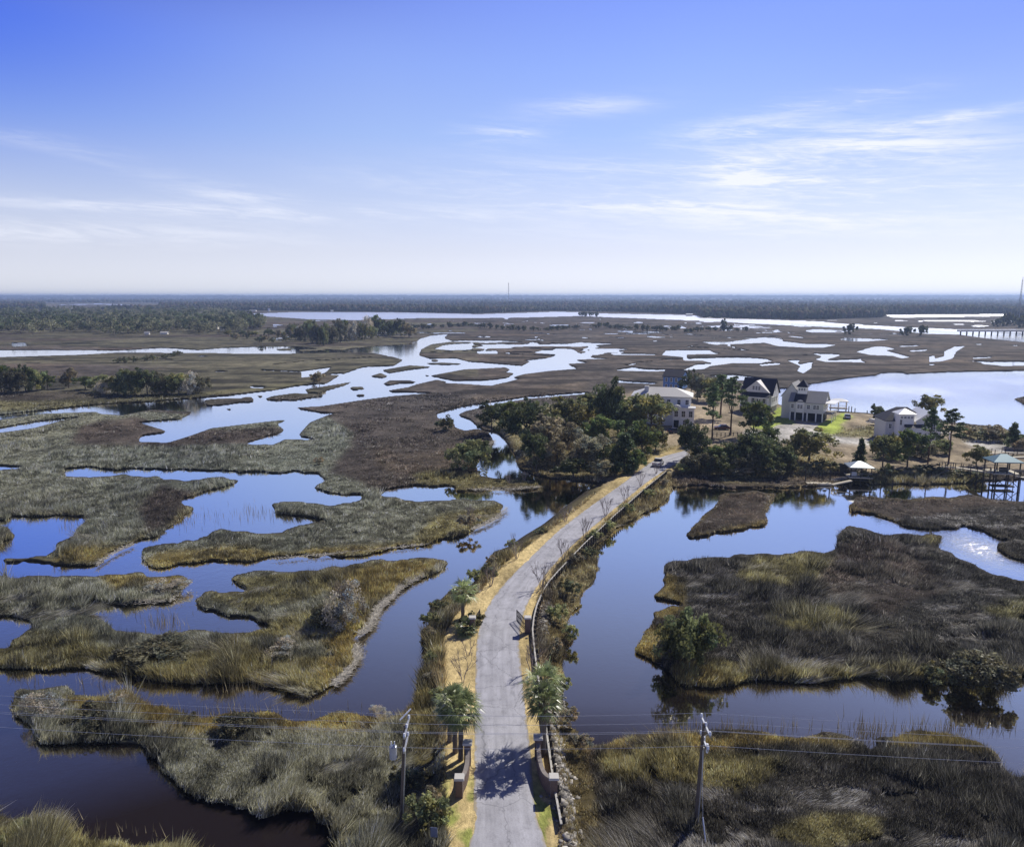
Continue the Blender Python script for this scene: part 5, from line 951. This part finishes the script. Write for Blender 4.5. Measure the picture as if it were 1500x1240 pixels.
def dock_right():
    t = thing('pier_gazebo', 'pier gazebo with a blue green roof on braced tall piles', 'gazebo', P(1473, 717, 0), R(-6)); zd = 3.3
    MB().box((0, 2.2, zd), (5.4, 4.4, .2)).build('deck', M['fresh_deck'], t); hip(-2.5, 2.5, .3, 4.1, 5.7, 1.3, .5).build('roof', M['teal_roof'], t)
    for x in (-2.5, 0, 2.5):
        for y in (.2, 4.2): pile(t, x, y, -1.2, 5.7, .14)
    for (x0, x1) in ((-2.5, 0), (0, 2.5)):
        for s in (0, 1): MB().tube([(x0, .05, .4+2.4*s), (x1, .05, .4+2.4*(1-s))], .07, 5).build('brace', M['dark_pile'], t)
    for y in (.05, 4.35): MB().box((0, y, zd+1.0), (5.4, .08, .1)).build('railing', M['weathered_wood'], t)
    MB().box((.4, 2.4, zd+.5), (1.4, .8, .8)).build('table', M['dark_pile'], t)
    ol = MB().box((-.3, 1.2, .55), (4.4, 1.8, .22)).build('boat_lift', M['dark_pile'], t)
    def walk(pts, label, posts):
        a = P(*pts[0]); g = thing('boardwalk', label, 'boardwalk', a); rel = [P(*p)-a for p in pts]; v = []; f = []
        for i, p in enumerate(rel):
            dr = (rel[min(i+1, len(rel)-1)]-rel[max(i-1, 0)]); n = Vector((-dr.y, dr.x, 0)).normalized()*.7
            v += [tuple(p-n), tuple(p+n), tuple(p+n-Vector((0, 0, .2))), tuple(p-n-Vector((0, 0, .2)))]
        for i in range(len(rel)-1): f += [(i*4+k, i*4+(k+1) % 4, i*4+4+(k+1) % 4, i*4+4+k) for k in range(4)]
        MB().add(v, f+[(3, 2, 1, 0), tuple(len(v)-4+k for k in range(4))]).build('deck', M['fresh_deck'], g)
        for k in range(posts):
            u = k/(posts-1)*(len(rel)-1); i = min(int(u), len(rel)-2); p = rel[i].lerp(rel[i+1], u-i); dr = rel[i+1]-rel[i]; n = Vector((-dr.y, dr.x, 0)).normalized()*.7
            for s in (-1, 1): q = p+n*s; MB().tube([(q.x, q.y, -a.z-.6), (q.x, q.y, q.z+1.0)], .08, 6).build('post', M['dark_pile'], g)
        for s in (-1, 1):
            MB().tube([p+Vector((0, 0, .98))+Vector((-(rel[-1]-rel[0]).y, (rel[-1]-rel[0]).x, 0)).normalized()*.7*s for p in rel], .05, 5).build('railing', M['weathered_wood'], g)
    walk([(1378, 683, 1.5), (1400, 684, 1.9), (1430, 688, 2.7), (1456, 692, 3.3)], 'long wooden boardwalk rising from the yard to the pier gazebo', 9)
    walk([(1490, 697, 3.2), (1510, 700, 2.6), (1560, 706, 2.4)], 'wooden walkway leaving the gazebo to the right', 5); walk([(1440, 664, 1.6), (1475, 662, 2.0), (1520, 663, 2.0), (1580, 664, 2)], 'upper wooden pier running right behind the gazebo', 8)
    walk([(1455, 672, 1.5), (1480, 669, 1.6), (1530, 668, 1.6)], 'lower pale walkway between upper pier and gazebo', 5)
dock_right()
def pavilion():
    t = thing('river_pavilion', 'open white roofed pavilion on the river dock behind the grey house', 'pavilion', P(1228, 603, .3), R(-20)); MB().box((0, 1.6, 1.1), (5.8, 3.4, .2)).build('deck', M['weathered_wood'], t); hip(-2.6, 2.6, .2, 3.0, 3.5, .8, .4).build('roof', M['white_metal_roof'], t)
    for x in (-2.5, 0, 2.5):
        for y in (.3, 2.9): pile(t, x, y, -1, 3.5, .13, 'white_paint', 'post')
    MB().box((0, .25, 2.1), (5.2, .08, .1)).build('railing', M['white_paint'], t)
    for k, (x, y, h_) in enumerate(((1243, 604, 2.2), (1247, 605, 2.4), (1252, 606, 2.0), (1270, 607, 1.4))): o = MB().tube([(0, 0, -1), (0, 0, h_)], .15, 8).build('river_pile', M['dark_pile'], None, loc=P(x, y, 0)); tag(o, 'dark timber pile standing in the river right of the white pavilion', 'mooring pile', 'piles in the river')
pavilion()
def rail_fence():
    a, b = P(1044, 640, GZ), P(1092, 638, GZ); t = thing('rail_fence', 'low timber rail fence in front of the pines', 'fence', a, math.atan2((b-a).y, (b-a).x)); L_n = (b-a).length
    for k in range(9): MB().box((L_n*k/8, 0, .55), (.16, .16, 1.2)).build('post', M['dark_pile'], t)
    for z in (.45, .9): MB().box((L_n/2, .1, z), (L_n, .06, .12)).build('rail', M['weathered_wood'], t)
rail_fence()
def bridge():
    t = thing('trestle_bridge', 'low trestle road bridge over the far right river', 'bridge', P(1404, 491.5, 0)); L_n = (P(1640, 491.5, 0)-P(1404, 491.5, 0)).x; h_ = 4.6
    MB().box((L_n/2, 0, h_), (L_n, 7, .9)).build('deck', M['concrete'], t)
    for y in (-3.4, 3.4): MB().box((L_n/2, y, h_+.9), (L_n, .25, .7)).build('parapet', M['concrete'], t)
    n = 26; me = None
    for k in range(n):
        if me is None: o = MB().box((0, 0, 1.6), (.9, 1.0, 5.2)).build('pier', M['dark_pile'], t); me = o.data
        else: o = link('pier', me, t)
        o.location.x = L_n*(k+.3)/n
bridge()
def mast(x, y, hh, wb, wt, label, n):
    t = thing('lattice_mast', label, 'radio mast', P(x, y, .3)); lg = [MB() for _ in range(3)]
    for k in range(3):
        a = 2.094*k+.5; MB().tube([(wb*math.cos(a), wb*math.sin(a), 0), (wt*math.cos(a), wt*math.sin(a), hh)], [wb*.12+.1, wt*.12+.12], 5).build('leg', M['mast_steel'], t)
    br = MB()
    for i in range(n):
        for k in range(3):
            a, b = 2.094*k+.5, 2.094*(k+1)+.5; r0, r1 = wb+(wt-wb)*i/n, wb+(wt-wb)*(i+1)/n
            br.tube([(r0*math.cos(a), r0*math.sin(a), hh*i/n), (r1*math.cos(b), r1*math.sin(b), hh*(i+1)/n)], .12, 4)
    br.build('bracing', M['mast_steel'], t); MB().tube([(0, 0, hh-1), (0, 0, hh+4)], .25, 6).build('antenna', M['mast_steel'], t)
mast(1491, 474, 62, 2.0, .5, 'tall tapering lattice mast above the right point', 16); mast(745, 447, 92, 1.6, 1.6, 'distant thin radio mast on the skyline near the middle', 14)
# ------------------------------------------------------------------ the causeway: palms, gates, walls, poles, rail
PALM = leafmat('palm_fronds', .40, .32, 1.0, .6); PALMBARK = mat('palm_trunk', (.16, .135, .11), .95, var=.35, scale=9, bump=.6, bscale=14)
def palm_mesh(seed, r=1.9, n=40, low=-.75):
    rng = np.random.default_rng(seed); V = []; F = []; C = []
    def quad(a, b, c, d, col): k = len(V); V.extend((a, b, c, d)); F.extend((k, k+1, k+2, k+3)); C.extend([col]*4)
    for i in range(n):
        el = math.asin(low+(1-low)*(i+.5)/n); az = i*2.39996+rng.uniform(-.2, .2); d = np.array([math.cos(az)*math.cos(el), math.sin(az)*math.cos(el), math.sin(el)])
        s = np.array([-math.sin(az), math.cos(az), 0]); up = np.cross(d, s); up = up if up[2] > 0 else -up
        pl = r*rng.uniform(.3, .72); base = d*pl+np.array([0, 0, -.10*pl*pl]); g = np.array([0, 0, -1.])
        col = np.array([.20, .235, .10])*math.exp(rng.normal(.1, .45))
        if el < -.45: col = np.array([.20, .16, .09])*rng.uniform(.6, 1.2) if rng.random() < .45 else col*.8
        quad(s*.03, -s*.03, base-s*.02, base+s*.02, np.array([.16, .17, .07]))
        fr = r*rng.uniform(.50, .68); nl = 13
        for k in range(nl):
            a = (k/(nl-1)-.5)*2*1.05; ld = d*math.cos(a)+s*math.sin(a)+up*(.18-.25*abs(a)); ld /= np.linalg.norm(ld); wv = np.cross(ld, up)*.046*r/1.9
            L_n = fr*(1-.22*abs(a))*rng.uniform(.75, 1.3); m_ = base+ld*L_n*.6+g*.05*L_n; e_ = base+ld*L_n+g*L_n*rng.uniform(.15, .5); cc = col*rng.uniform(.75, 1.3)
            quad(base-wv*.4, base+wv*.4, m_+wv, m_-wv, cc); quad(m_-wv, m_+wv, e_+wv*.1, e_-wv*.1, cc*1.15)
    return np_mesh('crown', np.array(V), 4, np.array(F), PALM, np.clip(np.array(C), .005, .6))
PCR = [palm_mesh(s, 1.9) for s in (1, 2, 3)]
def palm(x, y, h, r, label, lean=(0, 0), k=0, z=1.2, group=None, name='palm_tree'):
    t = thing(name, label, 'palm tree', P(x, y, z), k*1.3, group); lx, ly = lean
    b = MB(); pts = []; rad = []
    for i in range(11): u = i/10; pts.append((lx*u*u, ly*u*u, -.2+(h+.2)*u)); rad.append((.20+.03*(i % 2))*(1.12-.15*u)*(1.0 if h > 1 else .6))
    b.tube(pts, rad, 10); b.build('trunk', PALMBARK, t)
    link('crown', PCR[k % 3], t, (lx, ly, h+.15), k, r/1.9)
palm(675, 1113, 4.4, 1.95, 'front palm of the three left of the entrance wall', (.1, .2), 0); palm(667, 1102, 4.7, 1.75, 'middle palm of the three left of the entrance wall', (-.3, 0), 1); palm(659, 1086, 3.6, 1.5, 'rear smallest palm of the three left of the entrance wall', (-.2, .1), 2)
palm(796, 1106, 4.9, 1.75, 'front palm right of the road behind the curved wall', (.1, 0), 1); palm(797, 1082, 5.3, 1.9, 'taller palm just behind the front right palm', (-.1, .1), 0); palm(678, 905, 3.3, 1.8, 'single palm near the left gate post', (-.1, 0), 2)
palm(683, 928, .5, 1.5, 'low trunkless palmetto clump beside the left gate post', (0, 0), 1, 1.2, None, 'palmetto'); 
# bare young trees along both verges
for i, (x, y, hh, st, sd_) in enumerate(((646, 858+0, 4, 4, 1),) if False else ((678, 1000, 4.2, 3, 2), (719, 858, 4.4, 4, 3), (757, 818, 4.4, 4, 4), (828, 764, 3.6, 4, 5), (686, 960, 2.6, 2, 6), (778, 985, 4.2, 4, 7), (793, 862, 4.6, 5, 8), (825, 821, 4.6, 5, 9), (857, 787, 4.8, 5, 10), (887, 755, 4.6, 5, 11), (916, 736, 4.4, 4, 12), (938, 712, 4.4, 4, 13), (961, 694, 4.0, 4, 14))):
    labs = ('slim bare tree behind the left palms', 'bare tree left of the road above the lone palm', 'second bare tree left of the road from the lone palm', 'farthest small bare tree on the left verge', 'thin bare sapling behind the left gate post', 'bare multi stemmed tree behind the right palms', 'bare tree on the right verge just past the gate', 'second bare tree on the right verge past the gate', 'third bare tree on the right verge past the gate',
            'fourth bare tree on the right verge past the gate', 'fifth bare tree on the right verge past the gate', 'sixth bare tree on the right verge past the gate', 'last bare tree on the right verge near the pickup')
    a_, b_ = twig_tree(sd_, hh, st, 3, .5, .055); t = thing('bare_tree', labs[i], 'tree', P(x, y, 1.2), 0, 'bare trees along the causeway'); a_.build('trunk', BARE, t); b_.build('branches', BARE, t)
for i, (x, y, h_, lab) in enumerate(((500, 885, 4.0, 'bare grey branching tree in the large island thicket'), (688, 760, 3.2, 'bare twiggy tree near the reed island tip'), (745, 708, 3.0, 'thin bare tree on the strip beside the pool'), (768, 704, 3.0, 'bare tree at the end of the strip beside the pool'))):
    a_, b_ = twig_tree(40+i, h_, 6, 3, .8, .05); t = thing('bare_tree', lab, 'tree', P(x, y, .3)); a_.build('trunk', BARE, t); b_.build('branches', BARE, t)
MM('wall_coping', (.24, .21, .19), .8, var=.2)
# entrance walls: two brick pillars and a sweeping brick wall each side
def entry_wall(feet, h0, h1, label):
    p = [P(*f, 1.2) for f in feet]; o = p[0]; t = thing('entrance_wall', label, 'wall', o)
    rel = [q-o for q in p]
    def pillar(q, h, w_=.56):
        b = MB().box((0, 0, h/2-.1), (w_, w_, h+.2)).build('pillar', M['brick'], t, loc=q); MB().box((0, 0, h+.09), (w_+.24, w_+.24, .18), taper=.9).build('cap', M['stone_cap'], b)
    pillar(rel[0], h0); pillar(rel[-1], h1)
    n = 18; pts = []
    for i in range(n+1):
        u = i/n*(len(rel)-1); k = min(int(u), len(rel)-2); f = u-k; a = rel[max(k-1, 0)]; b = rel[k]; c = rel[k+1]; d = rel[min(k+2, len(rel)-1)]
        pts.append(.5*((2*b)+(c-a)*f+(2*a-5*b+4*c-d)*f*f+(3*b-a-3*c+d)*f**3))
    def strip(z0f, z1f, wd, name, m, par, cut):
        v = []; fs = []; pp = pts[cut:len(pts)-cut] if cut else pts
        for i, q in enumerate(pp):
            dr = pp[min(i+1, len(pp)-1)]-pp[max(i-1, 0)]; nn_ = Vector((-dr.y, dr.x, 0)).normalized()*wd/2; u = i/(len(pp)-1); z0, z1 = z0f(u), z1f(u)
            v += [(q.x-nn_.x, q.y-nn_.y, z0), (q.x+nn_.x, q.y+nn_.y, z0), (q.x+nn_.x, q.y+nn_.y, z1), (q.x-nn_.x, q.y-nn_.y, z1)]
        for i in range(len(pp)-1): fs += [(i*4+k, i*4+(k+1) % 4, i*4+4+(k+1) % 4, i*4+4+k) for k in range(4)]
        fs += [(3, 2, 1, 0), tuple(len(v)-4+k for k in range(4))]; return MB().add(v, fs).build(name, m, par)
    top = lambda u: h0-.35+(h1-.25-h0+.35)*u-.35*math.sin(math.pi*u)
    wl = strip(lambda u: -.2, top, .32, 'wall_panel', M['brick'], t, 1); strip(lambda u: top(u)+.002, lambda u: top(u)+.10, .34, 'coping', M['wall_coping'], wl, 1)
entry_wall([(685, 1119), (685, 1132), (681, 1150), (673, 1166)], 1.95, 1.6, 'curved brick entrance wall with two capped pillars left of the road')
entry_wall([(788, 1111), (790, 1130), (797, 1152), (811, 1167)], 1.95, 1.7, 'curved brick entrance wall with two capped pillars right of the road')
def gate(px, py, ex, ey, side, label):
    o = P(px, py, 1.2); e = P(ex, ey, 1.2); t = thing('road_gate', label, 'gate', o)
    b = MB().box((0, 0, .9), (.62, .62, 2.0)).build('pillar', M['brick'], t); MB().box((0, 0, 1.98), (.84, .84, .16), taper=.9).build('cap', M['stone_cap'], b)
    d = (e-o); d.z = 0; L_n = d.length; d.normalize(); g = MB(); P_ = lambda a, z: (d.x*(.36+a), d.y*(.36+a), z)
    for z in (.15, .75, 1.35): g.tube([P_(0, z), P_(L_n-.36, z)], .045, 5)
    n = 12
    for k in range(n+1): g.tube([P_((L_n-.36)*k/n, .15), P_((L_n-.36)*k/n, 1.45)], .03 if 0 < k < n else .05, 5)
    g.tube([P_(0, .15), P_(L_n-.36, 1.35)], .03, 5); g.build('gate_leaf', M['black_metal'], t)
gate(692, 927, 703, 908, -1, 'open black metal gate leaf on a brick post left of the road'); gate(773, 927, 757, 909, 1, 'open black metal gate leaf on a brick post right of the road')
# timber bulkhead along the right verge
def bulkhead():
    px = [(822, 1207), (811, 1148), (805, 1105), (799, 1062), (793, 1020), (787, 985), (782, 945), (780, 922), (782, 904), (786, 887), (794, 868), (803, 853), (817, 837), (855, 797), (900, 755), (943, 717), (976, 690)]
    pts = [P(x, y, 1.75) for x, y in px]; o = Vector((pts[0].x, pts[0].y, 1.2)); rel = [p-o for p in pts]; t = thing('timber_bulkhead', 'long low timber bulkhead with a pale cap along the right verge', 'bulkhead', o)
    v = []; f = []; w_ = []; wf = []
    for i, p in enumerate(rel):
        dr = rel[min(i+1, len(rel)-1)]-rel[max(i-1, 0)]; n = Vector((dr.y, -dr.x, 0)).normalized()
        a, b = p-n*.07, p+n*.10; v += [(a.x, a.y, .55), (b.x, b.y, .55), (b.x, b.y, .64), (a.x, a.y, .64)]; a, b = p-n*.06, p+n*.06; w_ += [(a.x, a.y, -.9), (b.x, b.y, -.9), (b.x, b.y, .548), (a.x, a.y, .548)]
    for i in range(len(rel)-1): q = [(i*4+k, i*4+(k+1) % 4, i*4+4+(k+1) % 4, i*4+4+k) for k in range(4)]; f += q; wf += q
    e_ = [(3, 2, 1, 0), tuple(len(v)-4+k for k in range(4))]
    MB().add(v, f+e_).build('cap_rail', M['cap_board'], t); MB().add(w_, wf+e_).build('boarding', M['dark_pile'], t)
    L_n = [0]
    for i in range(len(rel)-1): L_n.append(L_n[-1]+(rel[i+1]-rel[i]).length)
    n = 98; me = None
    for k in range(n):
        s = L_n[-1]*(k+.5)/n; i = max(j for j in range(len(L_n)-1) if L_n[j] <= s); p = rel[i].lerp(rel[i+1], (s-L_n[i])/(L_n[i+1]-L_n[i])); dr = rel[i+1]-rel[i]; q = p+Vector((dr.y, -dr.x, 0)).normalized()*.28
        if me is None: oo = MB().tube([(0, 0, -1.6), (0, 0, .82)], .13, 7).build('post', M['dark_pile'], t); me = oo.data
        else: oo = link('post', me, t)
        oo.location = (q.x, q.y, 0)
bulkhead()
# utility poles and wires
def pole(foot, top_px, label, trans):
    o = P(*foot, .4); t = thing('utility_pole', label, 'utility pole', o); hh = 8.6; lx = .5 if trans else .3
    MB().tube([(0, 0, -.6), (lx*.5, 0, hh/2), (lx, 0, hh)], [.14, .125, .095], 10).build('pole', M['pole_wood'], t)
    MB().tube([(.16, -.1, 0), (lx*.5+.15, -.1, hh/2), (lx*.8+.13, -.08, hh*.78)], .05, 6).build('conduit', M['galvanised'], t)
    for z, L_n, n in ((hh-.25, 2.6, 3), (hh-1.5, 2.2, 2)):
        x = lx*z/hh; a = MB().box((x+.16, 0, z), (.12, L_n, .14)).build('crossarm', M['galvanised'], t); a2 = None
        for k in range(n):
            y = (k/(n-1)-.5)*(L_n-.2); b = MB()
            for q in range(3): b.tube([(x+.16, y, z+.08+q*.09), (x+.16, y, z+.14+q*.09)], [.10, .07], 8)
            b.build('insulator', M['insulator'], a)
    for s in (-1, 1): MB().tube([(lx*.86+.1, s*.9, hh-.3), (lx*.86, 0, hh-1.1)], .03, 5).build('brace', M['galvanised'], t)
    if trans:
        tr = MB().tube([(-.38, -.1, hh-2.6), (-.38, -.1, hh-1.65)], .28, 14).build('transformer', M['transformer_grey'], t); MB().tube([(-.38, -.1, hh-1.65), (-.38, -.1, hh-1.55)], [.28, .1], 14).build('lid', M['transformer_grey'], tr)
        for s in (-.12, .12): MB().tube([(-.38+s, -.1, hh-1.56), (-.38+s, -.1, hh-1.25)], .045, 6).build('bushing', M['insulator'], tr)
        MB().tube([(.0, .95, hh-.2), (.75, 1.6, hh+.35)], .06, 6).build('pale_arm', M['insulator'], t)
    else:
        for s in (-.7, .2): MB().tube([(lx*.8+.2, s, hh-1.9), (lx*.8+.2, s, hh-1.2)], .09, 8).build('cutout', M['insulator'], t)
        MB().tube([(.35, -2.2, -.3), (.3, -.9, 1.6)], .05, 6).build('guy_guard', M['insulator'], t); MB().tube([(.3, -.9, 1.6), (lx*.9, 0, hh-1.6)], .015, 5).build('guy_wire', M['wire'], t)
    return o, lx, hh
pl = pole((587, 1215), None, 'utility pole with a grey transformer drum left of the road', True); pr = pole((1018, 1212), None, 'utility pole with stacked insulators in the right foreground marsh', False)
def wires():
    labs = ('uppermost wire, on the far end of the top crossarm', 'middle wire of the top crossarm', 'near wire of the top crossarm', 'far wire of the lower crossarm', 'lowest wire, on the near end of the lower crossarm')
    for j, (z, dy) in enumerate(((-.0, 1.2), (-.0, 0), (-.0, -1.2), (-1.27, 1.0), (-1.27, -1.0))):
        at = []
        for (o, lx, hh) in (pl, pr): zz = hh+z; at.append(Vector((o.x+lx*zz/hh+.16, o.y+dy, o.z+zz+.12)))
        ends = [Vector((-88, 59.5+dy, at[0].z+.3)), *at, Vector((88, 46.5+dy, at[1].z))]; pts = []
        for i in range(3):
            a, b = ends[i], ends[i+1]; sag = (b-a).length*.009
            for k in range(14): u = k/14; p = a.lerp(b, u); p.z -= sag*4*u*(1-u); pts.append(p)
        pts.append(ends[-1]); o = pts[0].copy(); w_ = MB().tube([p-o for p in pts], .011, 4).build('power_line', M['wire'], None, loc=o); tag(w_, labs[j], 'wire')
wires()
# road sign seen from behind, small board at the road end
t = thing('road_sign', 'small blue grey sign on a thin post at the bottom left verge', 'sign', P(636.5, 1247, 1.1), R(-8)); MB().tube([(0, 0, -.3), (0, 0, 2.0)], .035, 7).build('post', M['black_metal'], t); MB().box((0, -.05, 1.6), (.5, .03, .75)).build('sign_plate', M['sign_back'], t)
t = thing('notice_board', 'small white board on a post where the causeway meets the trees', 'sign', P(1006, 668, GZ), R(-10)); MB().tube([(0, 0, -.2), (0, 0, 1.8)], .06, 7).build('post', M['white_paint'], t); MB().box((0, -.08, 1.6), (1.2, .06, .5)).build('board', M['white_paint'], t)
# ------------------------------------------------------------------ stones, wrack and reeds: uncountable
def riprap():
    line = [(802, 862, 8), (797, 890, 9), (796, 930, 12), (800, 970, 14), (808, 1010, 14), (815, 1050, 16), (822, 1090, 16), (828, 1130, 18), (834, 1180, 20), (848, 1240, 22), (870, 1320, 30)]
    n = 5200; u = RNG.random(n)**.8*(len(line)-1); i = np.minimum(u.astype(int), len(line)-2); f = u-i; L_ = np.array(line, float); q = L_[i]*(1-f[:, None])+L_[i+1]*f[:, None]
    x = q[:, 0]+RNG.normal(0, .5, n)*q[:, 2]; y = q[:, 1]+RNG.normal(0, 4, n); l2 = [(700, 846, 3), (660, 890, 4), (640, 930, 4), (632, 980, 5), (636, 1030, 6), (640, 1080, 7), (640, 1110, 8)]
    z = np.maximum(samp(UP, x, y), .15); xw, yw = G(x, y, z); k = np.array([(-1, -1, -1), (1, -1, -1), (1, 1, -1), (-1, 1, -1), (-1, -1, 1), (1, -1, 1), (1, 1, 1), (-1, 1, 1)], float)
    s = RNG.uniform(.06, .17, n)*np.where(RNG.random(n) < .12, 1.7, 1); J = k[None]*RNG.uniform(.5, 1.1, (n, 8, 3)); a = RNG.uniform(0, 6.28, n); ca, sa = np.cos(a)[:, None], np.sin(a)[:, None]
    X = J[:, :, 0]*ca-J[:, :, 1]*sa; Y = J[:, :, 0]*sa+J[:, :, 1]*ca; V = np.stack([X, Y, J[:, :, 2]*.7], -1)*s[:, None, None]+np.stack([xw, yw, z+.05], 1)[:, None, :]
    F = np.array([(0, 3, 2, 1), (4, 5, 6, 7), (0, 1, 5, 4), (1, 2, 6, 5), (2, 3, 7, 6), (3, 0, 4, 7)]); idx = (F[None]+np.arange(n)[:, None, None]*8).ravel()
    C = np.repeat(np.array([.28, .26, .23])*np.exp(RNG.normal(-.2, .5, (n, 1))), 8, 0); me = np_mesh('riprap', V.reshape(-1, 3), 4, idx, leafmat('stone', 0, .9, 1.0, .2), np.clip(C, .02, .7)); tag(link('riprap', me), 'pale broken stone heaped along the right causeway bank', 'stones', kind='stuff')
riprap()
def sticks(name, label, x, y, z, L_n, tilt, wd, col, cat, hz=None):
    n = len(x); xw, yw = G(x, y, z); a = RNG.uniform(0, 6.28, n); wx, wy = np.cos(a+1.57)*wd, np.sin(a+1.57)*wd; tx, ty = np.cos(a)*L_n*np.cos(tilt), np.sin(a)*L_n*np.cos(tilt); tz = L_n*np.sin(tilt)
    V = np.stack([np.stack([xw-wx, yw-wy, z], 1), np.stack([xw+wx, yw+wy, z], 1), np.stack([xw+tx, yw+ty, z+tz], 1)], 1); C = np.repeat(col, 3, 0)
    me = np_mesh(name, V.reshape(-1, 3), 3, np.arange(n*3), leafmat(name+'_stalks', .2, .8), np.clip(C, .01, .85)); tag(link(name, me), label, cat, kind='stuff')
def along(line, n, sx, sy):
    L_ = np.array(line, float); d = np.r_[0, np.cumsum(np.linalg.norm(np.diff(L_, axis=0), axis=1))]; s = RNG.random(n)*d[-1]; return np.interp(s, d, L_[:, 0])+RNG.normal(0, sx, n), np.interp(s, d, L_[:, 1])+RNG.normal(0, sy, n)
wx_, wy_ = [], []
for line, n, sx, sy in (([(618, 840), (600, 850), (587, 858), (573, 874), (553, 892), (545, 914), (528, 928)], 1700, 1.8, 1.6), ([(520, 946), (523, 960), (508, 984), (490, 1000)], 1300, 2.2, 2.0), ([(742, 744), (730, 757), (710, 768), (693, 774)], 600, 1.8, 1.2), ([(142, 828), (150, 820), (178, 804), (195, 797)], 300, 1.2, 1),
                        ([(400, 818), (470, 812), (540, 805), (625, 797)], 400, 2, 1), ([(704, 668), (716, 652), (724, 645)], 600, 1.5, 1), ([(690, 716), (740, 717), (790, 712)], 500, 3, 1), ([(205, 878), (245, 872)], 500, 16, 4)):
    a, b = along(line, n, sx, sy); wx_.append(a); wy_.append(b)
x = np.concatenate(wx_); y = np.concatenate(wy_); n = len(x)
sticks('wrack', 'bleached dead reeds washed up along the island banks', x, y, np.full(n, .34)+RNG.random(n)*.08, RNG.uniform(.4, 1.1, n), RNG.uniform(-.05, .3, n), np.full(n, .05), np.array([.66, .62, .54])*RNG.uniform(.35, 1.25, (n, 1)), 'reeds')
wx_, wy_ = [], []
for (cx_, cy_, sx, sy, n) in ((285, 757, 26, 9, 90), (400, 752, 18, 6, 60), (365, 750, 12, 6, 40), (238, 912, 18, 6, 90), (110, 772, 16, 6, 60), (1270, 1076, 22, 10, 160), (1080, 1066, 60, 4, 120), (1400, 1064, 50, 5, 140), (340, 1042, 80, 4, 110), (110, 1222, 60, 8, 110), (160, 1000, 80, 4, 60), (360, 1010, 40, 5, 80)): wx_.append(RNG.normal(cx_, sx, n)); wy_.append(RNG.normal(cy_, sy, n))
x = np.concatenate(wx_); y = np.concatenate(wy_); n = len(x)
sticks('reeds', 'sparse tall reed stalks standing in the shallows', x, y, np.zeros(n), RNG.uniform(.6, 1.5, n), RNG.uniform(1.1, 1.55, n), np.full(n, .03), np.array([.34, .29, .18])*RNG.uniform(.5, 1.4, (n, 1)), 'reeds')
# ------------------------------------------------------------------ air
def build_haze():
    mb = MB(); mb.box((0, 6950, 29.5), (70000, 14100, 63)); m = bpy.data.materials.new('thin_air'); m.use_nodes = True; nt = m.node_tree
    for n in list(nt.nodes):
        if n.type != 'OUTPUT_MATERIAL': nt.nodes.remove(n)
    v = nt.nodes.new('ShaderNodeVolumePrincipled'); v.inputs['Color'].default_value = (.52, .68, 1, 1); v.inputs['Density'].default_value = HAZE; v.inputs['Anisotropy'].default_value = .3
    nt.links.new(v.outputs[0], nt.nodes['Material Output'].inputs['Volume'])
    tag(mb.build('haze', m), 'thin blue haze over the far shore', 'haze', kind='stuff')
HAZE = .00013
build_haze()
